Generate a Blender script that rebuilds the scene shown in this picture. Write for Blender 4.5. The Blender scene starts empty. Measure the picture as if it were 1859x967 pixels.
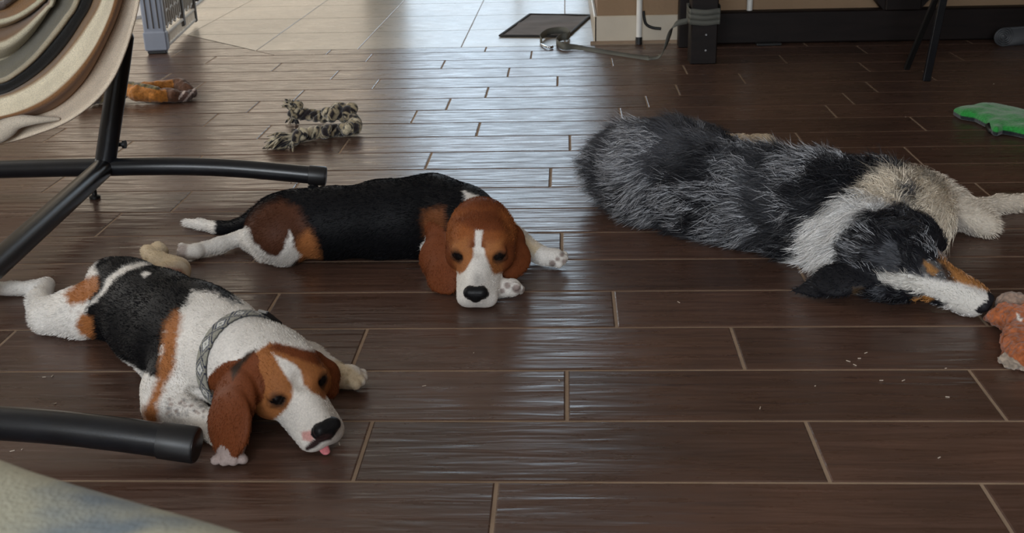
import bpy, math, random
import numpy as np
from mathutils import Vector, Matrix
random.seed(7); RNG = np.random.default_rng(7)
S = bpy.context.scene; C = S.collection

# ------------------------------------------------------------------ camera, light, exposure
IW, IH = 1859.0, 967.0
FPX, CAMH = 2012.1, 0.8557
PITCH, YAW, ROLL = 0.37229, -0.05384, -0.02652
cyw, syw = math.cos(YAW), math.sin(YAW)
cf = np.array([syw*math.cos(PITCH), cyw*math.cos(PITCH), -math.sin(PITCH)])
cr = np.array([cyw, -syw, 0.0]); cu = np.cross(cr, cf)
r2 = math.cos(ROLL)*cr + math.sin(ROLL)*cu; u2 = -math.sin(ROLL)*cr + math.cos(ROLL)*cu
EYE = np.array([0, 0, CAMH])
camd = bpy.data.cameras.new('camera'); cam = bpy.data.objects.new('camera', camd); C.objects.link(cam)
camd.sensor_width = 36; camd.lens = 36*FPX/IW; camd.clip_start = 0.02
cam.matrix_world = Matrix([[r2[0], u2[0], -cf[0], 0], [r2[1], u2[1], -cf[1], 0], [r2[2], u2[2], -cf[2], CAMH], [0, 0, 0, 1]])
S.camera = cam
camd.dof.use_dof = True; camd.dof.focus_distance = 2.2; camd.dof.aperture_fstop = 13.0

S.view_settings.view_transform = 'Standard'; S.view_settings.look = 'None'
S.view_settings.gamma = 1; S.view_settings.use_curve_mapping = False
S.view_settings.exposure = 0.0
wd = bpy.data.worlds.new('sky'); S.world = wd; wd.use_nodes = True
wd.node_tree.nodes['Background'].inputs[0].default_value = (0.75, 0.87, 1.0, 1)
wd.node_tree.nodes['Background'].inputs[1].default_value = 2.2
def area(name, loc, target, sx, sy, power, col):
    d = bpy.data.lights.new(name, 'AREA'); d.shape = 'RECTANGLE'; d.size = sx; d.size_y = sy; d.energy = power; d.color = col
    o = bpy.data.objects.new(name, d); C.objects.link(o); o.location = loc
    o.rotation_euler = (Vector(target)-Vector(loc)).to_track_quat('-Z', 'Y').to_euler()
    return o
BACK = 8.0
area('daylight_back_door', (-0.33, BACK+0.12, 1.55), (-0.33, 0, 1.55), 1.72, 1.2, 15, (0.62, 0.83, 1.0))
area('daylight_back_door_lower', (-0.33, BACK+0.12, 0.48), (-0.33, 0, 0.48), 1.72, .9, 3.6, (0.64, 0.84, 1.0))
area('added_warm_fill_back', (-2.65, BACK+0.12, 1.15), (-2.65, 0, 1.15), 2.5, 2.1, 19, (1.0, 0.88, 0.72))  # added warm fill in an invented opening, brightens the left floor reflection
area('added_warm_fill_left', (-4.12, 3.6, 1.45), (0, 3.6, 1.45), 1.6, 1.5, 60, (1.0, 0.93, 0.82))  # added fill through an unseen opening, warms the left side
area('daylight_front_window', (-0.6, -3.12, 1.75), (-0.6, 3, 1.0), 2.4, 1.3, 185, (0.88, 0.94, 1.0))

# ------------------------------------------------------------------ pixel helpers (measurements from the photograph -> metres)
def ray(px, py):
    return cf + r2*((px-IW/2)/FPX) - u2*((py-IH/2)/FPX)
def G(px, py, z=0.0):
    d = ray(px, py); t = (z-CAMH)/d[2]; return EYE + d*t
def PY(px, py, Y):
    d = ray(px, py); return EYE + d*(Y/d[1])
def PX(V):
    q = np.asarray(V)-EYE; w = q@cf
    return np.stack([IW/2+FPX*(q@r2)/w, IH/2-FPX*(q@u2)/w], -1)

# ------------------------------------------------------------------ object helpers
def link(name, me, mat=None, parent=None):
    o = bpy.data.objects.new(name, me); C.objects.link(o)
    if mat is not None and not me.materials: me.materials.append(mat)
    if parent is not None: o.parent = parent
    return o
def mesh(name, V, F, mat=None, parent=None, smooth=False, cols=None, rough=None, uv=None):
    me = bpy.data.meshes.new(name)
    me.from_pydata([tuple(map(float, v)) for v in V], [], [tuple(map(int, f)) for f in F]); me.update()
    if smooth: me.polygons.foreach_set('use_smooth', [True]*len(me.polygons))
    setcol(me, cols, rough)
    return link(name, me, mat, parent)
def setcol(me, cols, rough=None):
    if cols is None: return
    n = len(me.vertices); a = me.color_attributes.new('Col', 'FLOAT_COLOR', 'POINT')
    d = np.ones((n, 4), np.float32); d[:, :3] = cols
    a.data.foreach_set('color', d.ravel())
    if rough is not None:
        b = me.attributes.new('Rough', 'FLOAT', 'POINT'); b.data.foreach_set('value', np.asarray(rough, np.float32))
def fastmesh(name, V, Q, mat, parent=None, cols=None, rough=None, smooth=True, k=4):
    V = np.asarray(V, np.float32); Q = np.asarray(Q, np.int32)
    me = bpy.data.meshes.new(name)
    me.vertices.add(len(V)); me.vertices.foreach_set('co', V.ravel())
    me.loops.add(Q.size); me.loops.foreach_set('vertex_index', Q.ravel())
    me.polygons.add(len(Q)); me.polygons.foreach_set('loop_start', np.arange(0, Q.size, k, dtype=np.int32))
    me.update(calc_edges=True)
    if smooth: me.polygons.foreach_set('use_smooth', np.ones(len(Q), bool))
    setcol(me, cols, rough); me.validate()
    return link(name, me, mat, parent)
def empty(name, loc):
    o = bpy.data.objects.new(name, None); C.objects.link(o); o.location = tuple(map(float, loc)); o.empty_display_size = 0.05
    bpy.context.view_layer.update(); return o
def tag(o, label, cat, group=None, kind=None):
    o['label'] = label; o['category'] = cat
    if group: o['group'] = group
    if kind: o['kind'] = kind
    return o
def adopt(child, root):
    child.parent = root; child.matrix_parent_inverse = Matrix.Translation(root.location).inverted()
    return child
def struct(o): o['kind'] = 'structure'; return o

class MB:
    def __init__(s): s.V = []; s.F = []
    def add(s, V, F):
        n = len(s.V); s.V += [tuple(v) for v in V]; s.F += [tuple(i+n for i in f) for f in F]; return s
    def box(s, x0, x1, y0, y1, z0, z1, b=0.0):
        if b <= 0:
            V = [(x, y, z) for z in (z0, z1) for y in (y0, y1) for x in (x0, x1)]
            return s.add(V, [(0, 2, 3, 1), (4, 5, 7, 6), (0, 1, 5, 4), (2, 6, 7, 3), (0, 4, 6, 2), (1, 3, 7, 5)])
        L = []
        for z, k in ((z0, b), (z0+b, 0), (z1-b, 0), (z1, b)):
            for (sx, sy) in ((0, 0), (1, 0), (1, 1), (0, 1)):
                X0, X1, Y0, Y1 = x0+k, x1-k, y0+k, y1-k
                x = X1 if sx else X0; y = Y1 if sy else Y0
                dx = -b if sx else b; dy = -b if sy else b
                if (sx+sy) % 2 == 0: L += [(x, y+dy, z), (x+dx, y, z)]
                else: L += [(x+dx, y, z), (x, y+dy, z)]
        F = [tuple(reversed(range(8)))]
        for r in range(3):
            for i in range(8):
                j = (i+1) % 8; F.append((r*8+i, r*8+j, r*8+8+j, r*8+8+i))
        F.append(tuple(range(24, 32)))
        return s.add(L, F)
    def obox(s, c, ax, ay, az, h, b=0.0):
        m = MB().box(-h[0], h[0], -h[1], h[1], -h[2], h[2], b)
        c = np.array(c); ax, ay, az = map(np.array, (ax, ay, az))
        return s.add([tuple(c+ax*v[0]+ay*v[1]+az*v[2]) for v in m.V], m.F)
    def tube(s, P, R, n=20, cap=True, flat=None):
        P = [np.array(p, float) for p in P]
        if not hasattr(R, '__len__'): R = [R]*len(P)
        up = None; V = []; F = []
        for i, p in enumerate(P):
            t = P[min(i+1, len(P)-1)]-P[max(i-1, 0)]; t /= np.linalg.norm(t)+1e-12
            if up is None:
                a = np.array([0, 0, 1.]) if abs(t[2]) < .9 else np.array([1., 0, 0]); up = np.cross(np.cross(t, a), t)
            up = up-t*(up@t); up /= np.linalg.norm(up)+1e-12; w = np.cross(t, up)
            for k in range(n):
                a = 2*math.pi*k/n; V.append(p+R[i]*(math.cos(a)*w+math.sin(a)*up*(flat or 1)))
        for i in range(len(P)-1):
            for k in range(n):
                j = (k+1) % n; F.append((i*n+k, i*n+j, i*n+n+j, i*n+n+k))
        if cap: F.append(tuple(reversed(range(n)))); F.append(tuple(range((len(P)-1)*n, len(P)*n)))
        return s.add(V, F)
    def build(s, name, mat, parent=None, smooth=False, cols=None):
        o = mesh(name, s.V, s.F, mat, None, smooth, cols)
        if parent is not None: adopt(o, parent)
        if smooth == 'auto':
            o.data.set_sharp_from_angle(angle=math.radians(40))
        return o
def spl(P, n=12):
    P = [np.array(p, float) for p in P]; out = []
    for i in range(len(P)-1):
        a, b, c, d = P[max(i-1, 0)], P[i], P[i+1], P[min(i+2, len(P)-1)]
        for k in range(n):
            t = k/n; out.append(0.5*((2*b)+(-a+c)*t+(2*a-5*b+4*c-d)*t*t+(-a+3*b-3*c+d)*t**3))
    out.append(P[-1]); return out

# ------------------------------------------------------------------ materials
def nt(name):
    m = bpy.data.materials.new(name); m.use_nodes = True; t = m.node_tree
    return m, t, t.nodes['Principled BSDF']
def noise(t, scale, detail=3, vec=None, sc=None):
    n = t.nodes.new('ShaderNodeTexNoise'); n.inputs['Scale'].default_value = scale; n.inputs['Detail'].default_value = detail
    if vec is None:
        tc = t.nodes.new('ShaderNodeTexCoord'); vec = tc.outputs['Object']
    if sc:
        mp = t.nodes.new('ShaderNodeMapping'); mp.inputs['Scale'].default_value = sc; t.links.new(vec, mp.inputs[0]); vec = mp.outputs[0]
    t.links.new(vec, n.inputs['Vector']); return n
def ramp(t, src, stops):
    r = t.nodes.new('ShaderNodeValToRGB'); e = r.color_ramp.elements
    while len(e) < len(stops): e.new(0.5)
    for i, (p, c) in enumerate(stops): e[i].position = p; e[i].color = (*c, 1)
    t.links.new(src, r.inputs[0]); return r
def bump(t, src, strength, dist, bsdf, prev=None):
    b = t.nodes.new('ShaderNodeBump'); b.inputs['Strength'].default_value = strength; b.inputs['Distance'].default_value = dist
    t.links.new(src, b.inputs['Height'])
    if prev: t.links.new(prev.outputs[0], b.inputs['Normal'])
    t.links.new(b.outputs[0], bsdf.inputs['Normal']); return b
def plain(name, col, rough=0.5, metal=0.0, var=0.12, scale=8, bumps=0.0, sc=None, spec=0.5, bscale=120):
    m, t, b = nt(name)
    n = noise(t, scale, 4, sc=sc); c = np.array(col)
    r = ramp(t, n.outputs[0], [(0.3, tuple(c*(1-var))), (0.7, tuple(np.minimum(c*(1+var), 1)))])
    t.links.new(r.outputs[0], b.inputs['Base Color'])
    b.inputs['Roughness'].default_value = rough; b.inputs['Metallic'].default_value = metal
    b.inputs['Specular IOR Level'].default_value = spec
    if bumps: n2 = noise(t, bscale, 3); bump(t, n2.outputs[0], 1.0, bumps, b)
    return m
def coatmat(name, bumpd=0.0006, bscale=260, sheen=0.0, var=0.25):
    m, t, b = nt(name)
    a = t.nodes.new('ShaderNodeAttribute'); a.attribute_name = 'Col'
    r = t.nodes.new('ShaderNodeAttribute'); r.attribute_name = 'Rough'
    n = noise(t, bscale, 3)
    mr = t.nodes.new('ShaderNodeMapRange'); mr.inputs[1].default_value = .3; mr.inputs[2].default_value = .7
    mr.inputs[3].default_value = 1-var; mr.inputs[4].default_value = 1+var*.6
    t.links.new(n.outputs[0], mr.inputs[0])
    mx = t.nodes.new('ShaderNodeVectorMath'); mx.operation = 'SCALE'
    t.links.new(a.outputs['Color'], mx.inputs[0]); t.links.new(mr.outputs[0], mx.inputs['Scale'])
    t.links.new(mx.outputs[0], b.inputs['Base Color']); t.links.new(r.outputs['Fac'], b.inputs['Roughness'])
    b.inputs['Specular IOR Level'].default_value = 0.22
    if sheen: b.inputs['Sheen Weight'].default_value = sheen; b.inputs['Sheen Roughness'].default_value = .5
    bump(t, n.outputs[0], 1.0, bumpd, b)
    return m
M = {}
def floor_tile_mat(name, lo, hi, rough0, rough1, ridge):
    m, t, b = nt(name)
    tc = t.nodes.new('ShaderNodeTexCoord'); ob = tc.outputs['Object']
    at = t.nodes.new('ShaderNodeAttribute'); at.attribute_name = 'Col'
    off = t.nodes.new('ShaderNodeVectorMath'); off.operation = 'MULTIPLY_ADD'
    off.inputs[1].default_value = (9, 17, 5); t.links.new(at.outputs['Color'], off.inputs[0]); t.links.new(ob, off.inputs[2])
    v = off.outputs[0]
    # wood grain colour
    g = noise(t, 3.0, 6, v, (1.3, 15, 1)); g2 = noise(t, 5.0, 3, v)
    r = ramp(t, g.outputs[0], [(0.25, lo), (0.8, hi)])
    r2_ = ramp(t, g2.outputs[0], [(0.3, (0.82, 0.82, 0.82)), (0.7, (1.15, 1.1, 1.05))])
    mul = t.nodes.new('ShaderNodeMix'); mul.data_type = 'RGBA'; mul.blend_type = 'MULTIPLY'; mul.inputs[0].default_value = 1
    t.links.new(r.outputs[0], mul.inputs[6]); t.links.new(r2_.outputs[0], mul.inputs[7])
    sep = t.nodes.new('ShaderNodeSeparateColor'); t.links.new(at.outputs['Color'], sep.inputs[0])
    mr = t.nodes.new('ShaderNodeMapRange'); mr.inputs[3].default_value = 0.86; mr.inputs[4].default_value = 1.14
    t.links.new(sep.outputs[2], mr.inputs[0])
    sc = t.nodes.new('ShaderNodeVectorMath'); sc.operation = 'SCALE'
    t.links.new(mul.outputs[2], sc.inputs[0]); t.links.new(mr.outputs[0], sc.inputs['Scale'])
    t.links.new(sc.outputs[0], b.inputs['Base Color'])
    rr = noise(t, 14, 4, v, (1, 5, 1))
    m2 = t.nodes.new('ShaderNodeMapRange'); m2.inputs[1].default_value = .3; m2.inputs[2].default_value = .7
    m2.inputs[3].default_value = rough0; m2.inputs[4].default_value = rough1
    t.links.new(rr.outputs[0], m2.inputs[0]); t.links.new(m2.outputs[0], b.inputs['Roughness'])
    b.inputs['Specular IOR Level'].default_value = 0.6
    if ridge:
        h1 = noise(t, 3.4, 2.0, v, (1.2, 12, 1)); h1.inputs['Distortion'].default_value = 0.4
        h2 = noise(t, 16.0, 4, v, (1.2, 7, 1)); h2.inputs['Distortion'].default_value = 0.8
        b1 = bump(t, h1.outputs[0], 1.0, 0.0034*ridge, b)
        b2 = bump(t, h2.outputs[0], 1.0, 0.0004*ridge, b, b1)
    else:
        h1 = noise(t, 6.0, 4, v, (1, 2.5, 1)); bump(t, h1.outputs[0], 1.0, 0.0012, b)
    return m
M['plank'] = floor_tile_mat('wood_look_tile', (0.064, 0.034, 0.0235), (0.100, 0.055, 0.040), 0.24, 0.40, 1.0)
M['bigtile'] = floor_tile_mat('pale_tile', (0.27, 0.245, 0.205), (0.34, 0.31, 0.265), 0.26, 0.36, 0)
M['grout'] = plain('grout', (0.30, 0.215, 0.15), 0.9, bumps=0.0006, scale=20, spec=.1)
M['wall'] = plain('beige_wall_paint', (0.28, 0.18, 0.105), 0.8, var=.04, bumps=0.0008, bscale=60)
M['backwall'] = plain('pale_wall_paint', (0.62, 0.55, 0.45), 0.8, var=.04)
M['ceiling'] = plain('white_ceiling_paint', (0.75, 0.73, 0.70), 0.9, var=.03)
M['trim'] = plain('white_trim_paint', (0.55, 0.48, 0.38), 0.45, var=.05)
M['darkwood'] = plain('dark_wood', (0.010, 0.0062, 0.0055), 0.55, var=.35, scale=5, sc=(1, 8, 8), bumps=.0003, spec=.2)
M['tube'] = plain('black_powder_coat', (0.006, 0.0068, 0.009), 0.32, var=.3, scale=30, bumps=.00012, bscale=400)
M['cap'] = plain('black_plastic', (0.011, 0.011, 0.012), 0.42, var=.15)
M['coat'] = coatmat('short_coat', 0.0004, 330, 0.0, .14)
M['fur'] = coatmat('long_fur', 0.0, 200, 0.0, 0.3)
M['shortfur'] = coatmat('short_fur', 0.0, 200, 0.0, 0.2); M['shortfur'].node_tree.nodes['Principled BSDF'].inputs['Specular IOR Level'].default_value = .06
M['coat'].node_tree.nodes['Principled BSDF'].inputs['Specular IOR Level'].default_value = .16
M['fabricv'] = coatmat('woven_cloth', 0.0012, 420, 0.2, 0.22)
M['plush'] = coatmat('plush_cloth', 0.002, 160, 0.3, 0.3)
M['rod'] = plain('white_rod', (0.72, 0.70, 0.66), 0.4, var=.04)
M['black'] = plain('black_metal', (0.008, 0.008, 0.008), 0.45, var=.1)
M['gate'] = plain('grey_plastic', (0.27, 0.30, 0.37), 0.45, var=.06)
M['gatelt'] = plain('pale_plastic', (0.62, 0.58, 0.52), 0.5, var=.06)
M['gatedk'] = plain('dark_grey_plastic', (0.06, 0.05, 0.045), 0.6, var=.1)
M['mat'] = plain('grey_mat_cloth', (0.16, 0.14, 0.13), 0.9, var=.2, bumps=.001, bscale=200)
M['matedge'] = plain('dark_mat_binding', (0.02, 0.018, 0.018), 0.8)
M['strap'] = plain('olive_grey_webbing', (0.10, 0.10, 0.085), 0.75, var=.2, bumps=.0005, bscale=500)
M['steel'] = plain('polished_steel', (0.6, 0.62, 0.65), 0.2, 1.0)
# ------------------------------------------------------------------ setting
W, L, ROW0 = 0.175, 0.67375, 1.35116
JO = {-4: .2, -3: .45, -2: .12, -1: .571, 0: .365, 1: .671, 2: .299, 3: .09, 4: .48, 5: .661, 6: .24, 7: .362, 8: .630, 9: .282, 10: .01, 11: .398,
      12: .174, 13: .270, 14: .391, 15: .642, 16: .452, 17: .180, 18: .530, 19: .33, 20: .60, 21: .1, 22: .4, 23: .05, 24: .5}
EDGE = ROW0+W*19.66      # near edge of the pale tile
def in_big(x, y):         # octagonal pale tile area
    return y > EDGE and (x+y) > (-1.352+EDGE)
GR = 0.0058
Vf, Ff, Cf = [], [], []
def clip(poly, a, b, c):   # keep a*x+b*y<=c
    out = []
    for i in range(len(poly)):
        p, q = poly[i], poly[(i+1) % len(poly)]; dp = a*p[0]+b*p[1]-c; dq = a*q[0]+b*q[1]-c
        if dp <= 0: out.append(p)
        if dp*dq < 0: t = dp/(dp-dq); out.append((p[0]+(q[0]-p[0])*t, p[1]+(q[1]-p[1])*t))
    return out
def tilepoly(poly, V, F, Cc, bev=0.002, dz=0.0009):
    if len(poly) < 3: return
    P = np.array(poly); c = P.mean(0); n = len(P)
    ar = 0.5*abs(sum(P[i][0]*P[(i+1) % n][1]-P[(i+1) % n][0]*P[i][1] for i in range(n)))
    if ar < 4e-4: return
    inn = []
    for i in range(n):
        e0 = P[i]-P[i-1]; e1 = P[(i+1) % n]-P[i]
        e0 /= np.linalg.norm(e0)+1e-9; e1 /= np.linalg.norm(e1)+1e-9
        n0 = np.array([-e0[1], e0[0]]); n1 = np.array([-e1[1], e1[0]]); m = n0+n1; m /= max(np.dot(m, m), 1e-3)/2
        inn.append(P[i]+m*bev)
    k = len(V); col = RNG.random(3)
    V += [(*p, -0.004) for p in P]+[(*p, -dz) for p in P]+[(*p, 0.0) for p in inn]
    Cc += [col]*(3*n)
    for i in range(n):
        j = (i+1) % n; F.append((k+i, k+j, k+n+j, k+n+i)); F.append((k+n+i, k+n+j, k+2*n+j, k+2*n+i))
    F.append(tuple(range(k+2*n, k+3*n)))
for r in range(-14, 25):
    y0 = ROW0+W*r+GR/2; y1 = ROW0+W*(r+1)-GR/2
    off = JO.get(r, RNG.random()*L)
    for k in range(-8, 8):
        x0 = off+L*k+GR/2; x1 = off+L*(k+1)-GR/2
        if x1 < -4.1 or x0 > 4.1: continue
        poly = [(x0, y0), (x1, y0), (x1, y1), (x0, y1)]
        if y1 > EDGE:
            # part left of / below the 45 degree border
            a = clip(poly, 1, 1, -1.352+EDGE-GR/2); 
            tilepoly(a, Vf, Ff, Cf)
            b = clip(clip(poly, 0, 1, EDGE-GR/2), -1, -1, -(-1.352+EDGE))
            tilepoly(b, Vf, Ff, Cf)
        else: tilepoly(poly, Vf, Ff, Cf)
fl = MB().box(-4.2, 4.2, -3.2, BACK+.6, -0.06, -0.0015).build('floor', M['grout']); struct(fl)
o = mesh('wood_look_tiles', Vf, Ff, M['plank'], fl, cols=np.array(Cf))
Vb, Fb, Cb = [], [], []
T = 0.449
for i in range(-8, 14):
    for j in range(0, 9):
        x0 = -1.352+T*i+.0018; y0 = EDGE+T*j+.0018
        poly = [(x0, y0), (x0+T-.0036, y0), (x0+T-.0036, y0+T-.0036), (x0, y0+T-.0036)]
        tilepoly(clip(poly, -1, -1, -(-1.352+EDGE)), Vb, Fb, Cb, .0015, .0012)
mesh('pale_square_tiles', Vb, Fb, M['bigtile'], fl, cols=np.array(Cb))

CZ = 2.6
struct(MB().box(-4.2, 4.2, -3.2, BACK+.2, CZ, CZ+.1).build('ceiling', M['ceiling']))
def wall_with_hole(name, mk, holes, a0, a1, mat):
    """mk(a,b,z0,z1) -> box args"""
    m = MB(); cur = a0
    for (h0, h1, z0, z1) in sorted(holes):
        m.box(*mk(cur, h0, 0, CZ)); 
        if z0 > 0.01: m.box(*mk(h0, h1, 0, z0))
        if z1 < CZ: m.box(*mk(h0, h1, z1, CZ))
        cur = h1
    m.box(*mk(cur, a1, 0, CZ)); return struct(m.build(name, mat))
wall_with_hole('wall_back', lambda a, b, z0, z1: (a, b, BACK, BACK+.15, z0, z1), [(-3.92, -1.38, .08, 2.22), (-1.2, .54, 0.0, 2.15)], -4.2, 4.2, M['backwall'])
wall_with_hole('wall_left', lambda a, b, z0, z1: (-4.2, -4.05, a, b, z0, z1), [(2.8, 4.4, .7, 2.2)], -3.2, BACK, M['backwall'])
struct(MB().box(4.05, 4.2, -3.2, BACK, 0, CZ).build('wall_right', M['wall']))
wall_with_hole('wall_front', lambda a, b, z0, z1: (a, b, -3.2, -3.05, z0, z1), [(-1.8, .6, 1.1, 2.4)], -4.05, 4.05, M['backwall'])
WX, WY = 0.135, 4.835
struct(MB().box(WX, 4.05, WY, BACK, 0, CZ).build('wall_partition', M['wall']))
bb = MB().box(WX-.014, 4.0, WY-.016, WY-.001, 0, .118, .004).box(WX-.015, WX-.001, WY-.016, BACK, 0, .118, .004)
struct(bb.build('baseboard_partition', M['trim']))
struct(MB().box(WX-.03, 0.62, WY-.03, WY-.017, 0, .012).build('trim_1', M['grout']))
# glazed back door frame (out of the picture, but the light comes through it)
fr = MB().box(-1.2, -1.14, BACK-.02, BACK+.1, 0, 2.15).box(.48, .54, BACK-.02, BACK+.1, 0, 2.15).box(-1.2, .54, BACK-.02, BACK+.1, 2.09, 2.15).box(-.36, -.31, BACK, BACK+.08, 0, 2.1)
struct(fr.build('door_1', M['trim']))
def winframe(name, mk, a, b, z0, z1):
    m = MB(); t = .05
    m.box(*mk(a, b, z0, z0+t)); m.box(*mk(a, b, z1-t, z1)); m.box(*mk(a, a+t, z0+t, z1-t)); m.box(*mk(b-t, b, z0+t, z1-t)); struct(m.build(name, M['trim']))
struct(MB().box(-3.95, -1.35, BACK+.135, BACK+.145, .05, 2.3).build('added_sky_block', M['backwall']))   # unseen sheet added to block the sky behind the warm back fill
winframe('added_window_back', lambda a, b, c, d: (a, b, BACK-.01, BACK+.1, c, d), -3.92, -1.38, .08, 2.22)  # made-up window frame around the warm back fill
winframe('added_window_left', lambda a, b, c, d: (-4.14, -4.04, a, b, c, d), 2.8, 4.4, .7, 2.2)  # made-up window frame around the left fill lamp
winframe('window_3', lambda a, b, c, d: (a, b, -3.14, -3.04, c, d), -1.8, .6, 1.1, 2.4)

# ------------------------------------------------------------------ smooth body builder (blended tapered limbs -> one skin)
def vnoise(P, s, seed=0):
    P = np.asarray(P, np.float64)*s+seed*17.3; I = np.floor(P).astype(np.int64); f = P-I; f = f*f*(3-2*f)
    def h(i, j, k):
        n = (i*374761393+j*668265263+k*2147483647+seed*1013904223) & 0xffffffff
        n = ((n ^ (n >> 13))*1274126177) & 0xffffffff
        return ((n ^ (n >> 16)) & 0xffff)/65535.0
    r = 0
    for a in (0, 1):
        for b in (0, 1):
            for c in (0, 1):
                w = (f[:, 0] if a else 1-f[:, 0])*(f[:, 1] if b else 1-f[:, 1])*(f[:, 2] if c else 1-f[:, 2])
                r = r+w*h(I[:, 0]+a, I[:, 1]+b, I[:, 2]+c)
    return r
def nrm(v): v = np.asarray(v, float); return v/(np.linalg.norm(v)+1e-12)
def d_cone(P, a, b, r1, r2):
    ba = b-a; l2 = max(ba@ba, 1e-10); rr = r1-r2; a2 = l2-rr*rr
    if a2 <= 1e-9:
        c, r = (a, r1) if r1 > r2 else (b, r2); return np.sqrt(((P-c)**2).sum(-1))-r
    il2 = 1/l2; pa = P-a; y = pa@ba; z = y-l2
    x = pa*l2-y[..., None]*ba; x2 = (x*x).sum(-1); y2 = y*y*l2; z2 = z*z*l2; k = np.sign(rr)*rr*rr*x2
    o = (np.sqrt(x2*a2*il2)+y*rr)*il2-r1
    m1 = np.sign(z)*a2*z2 > k; m2 = (np.sign(y)*a2*y2 < k) & ~m1
    o = np.where(m1, np.sqrt(x2+z2)*il2-r2, o); return np.where(m2, np.sqrt(x2+y2)*il2-r1, o)
class Body:
    def __init__(s): s.p = []
    def cone(s, a, b, r1, r2, tag='body', k=.012, flat=None, op='+'):
        a = np.array(a, float); b = np.array(b, float); s.p.append(('c', a, b, r1, r2, tag, k, flat, op)); return s
    def ball(s, c, r, tag='body', k=.012, op='+', flat=None):
        c = np.array(c, float); return s.cone(c, c+1e-4, r, r, tag, k, flat, op)
    def chain(s, pts, tag='body', k=.012, flat=None):
        """pts: list of (px,py,z,r) read off the photograph"""
        Q = [(G(p[0], p[1], p[2]), p[3]) for p in pts]
        for (a, ra), (b, rb) in zip(Q[:-1], Q[1:]): s.cone(a, b, ra, rb, tag, k, flat)
        return s
    def dist(s, P, pr):
        _, a, b, r1, r2, tg, k, flat, op = pr
        if flat is None: return d_cone(P, a, b, r1, r2)
        n, q = flat; n = nrm(n)                      # squash along n by factor q
        def sq(X): return X+((X-a)@n)[..., None]*n*(q-1)
        return d_cone(sq(P), a, sq(b), r1, r2)/(q**.6)
    def bounds(s, pr, m):
        _, a, b, r1, r2, *_r = pr; r = max(r1, r2)+m; return np.minimum(a, b)-r, np.maximum(a, b)+r
    def field(s, P, prims=None):
        D = np.full(P.shape[:-1], .3)
        for pr in s.p:
            D = s.comb(D, s.dist(P, pr), pr)
        return s.ground(D, P[..., 2])
    def comb(s, D, d, pr):
        k = pr[6]
        if pr[8] == '+':
            h = np.maximum(k-np.abs(D-d), 0)/k; return np.minimum(D, d)-h*h*k*.25
        h = np.maximum(k-np.abs(D+d), 0)/k; return np.maximum(D, -d)+h*h*k*.25
    def ground(s, D, z):
        g = .0006-z; k = .008; h = np.maximum(k-np.abs(D-g), 0)/k; return np.maximum(D, g)+h*h*k*.25
    def skin(s, vox):
        los, his = zip(*[s.bounds(p, .01) for p in s.p if p[8] == '+'])
        lo = np.min(los, 0); hi = np.max(his, 0); lo[2] = -.006
        n = np.ceil((hi-lo)/vox).astype(int)+2
        D = np.full(n, .05, np.float32)
        ax = [lo[i]+vox*np.arange(n[i]) for i in range(3)]
        for pr in s.p:
            l, h = s.bounds(pr, pr[6]+.012)
            i0 = np.clip(np.floor((l-lo)/vox).astype(int), 0, n-1); i1 = np.clip(np.ceil((h-lo)/vox).astype(int)+1, 1, n)
            if (i1 <= i0).any(): continue
            X, Y, Z = np.meshgrid(*[ax[i][i0[i]:i1[i]] for i in range(3)], indexing='ij')
            P = np.stack([X, Y, Z], -1); sl = tuple(slice(i0[i], i1[i]) for i in range(3))
            D[sl] = s.comb(D[sl], s.dist(P, pr), pr)
        D = s.ground(D, ax[2][None, None, :])
        return surface_nets(D, lo, vox)
    def tags(s, V):
        names = sorted({p[5] for p in s.p if p[8] == '+'}); B = np.full((len(names), len(V)), 9.)
        for pr in s.p:
            if pr[8] != '+': continue
            l, h = s.bounds(pr, .03); m = ((V >= l) & (V <= h)).all(1)
            if m.any():
                i = names.index(pr[5]); B[i, m] = np.minimum(B[i, m], s.dist(V[m], pr))
        return names, B
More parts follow.
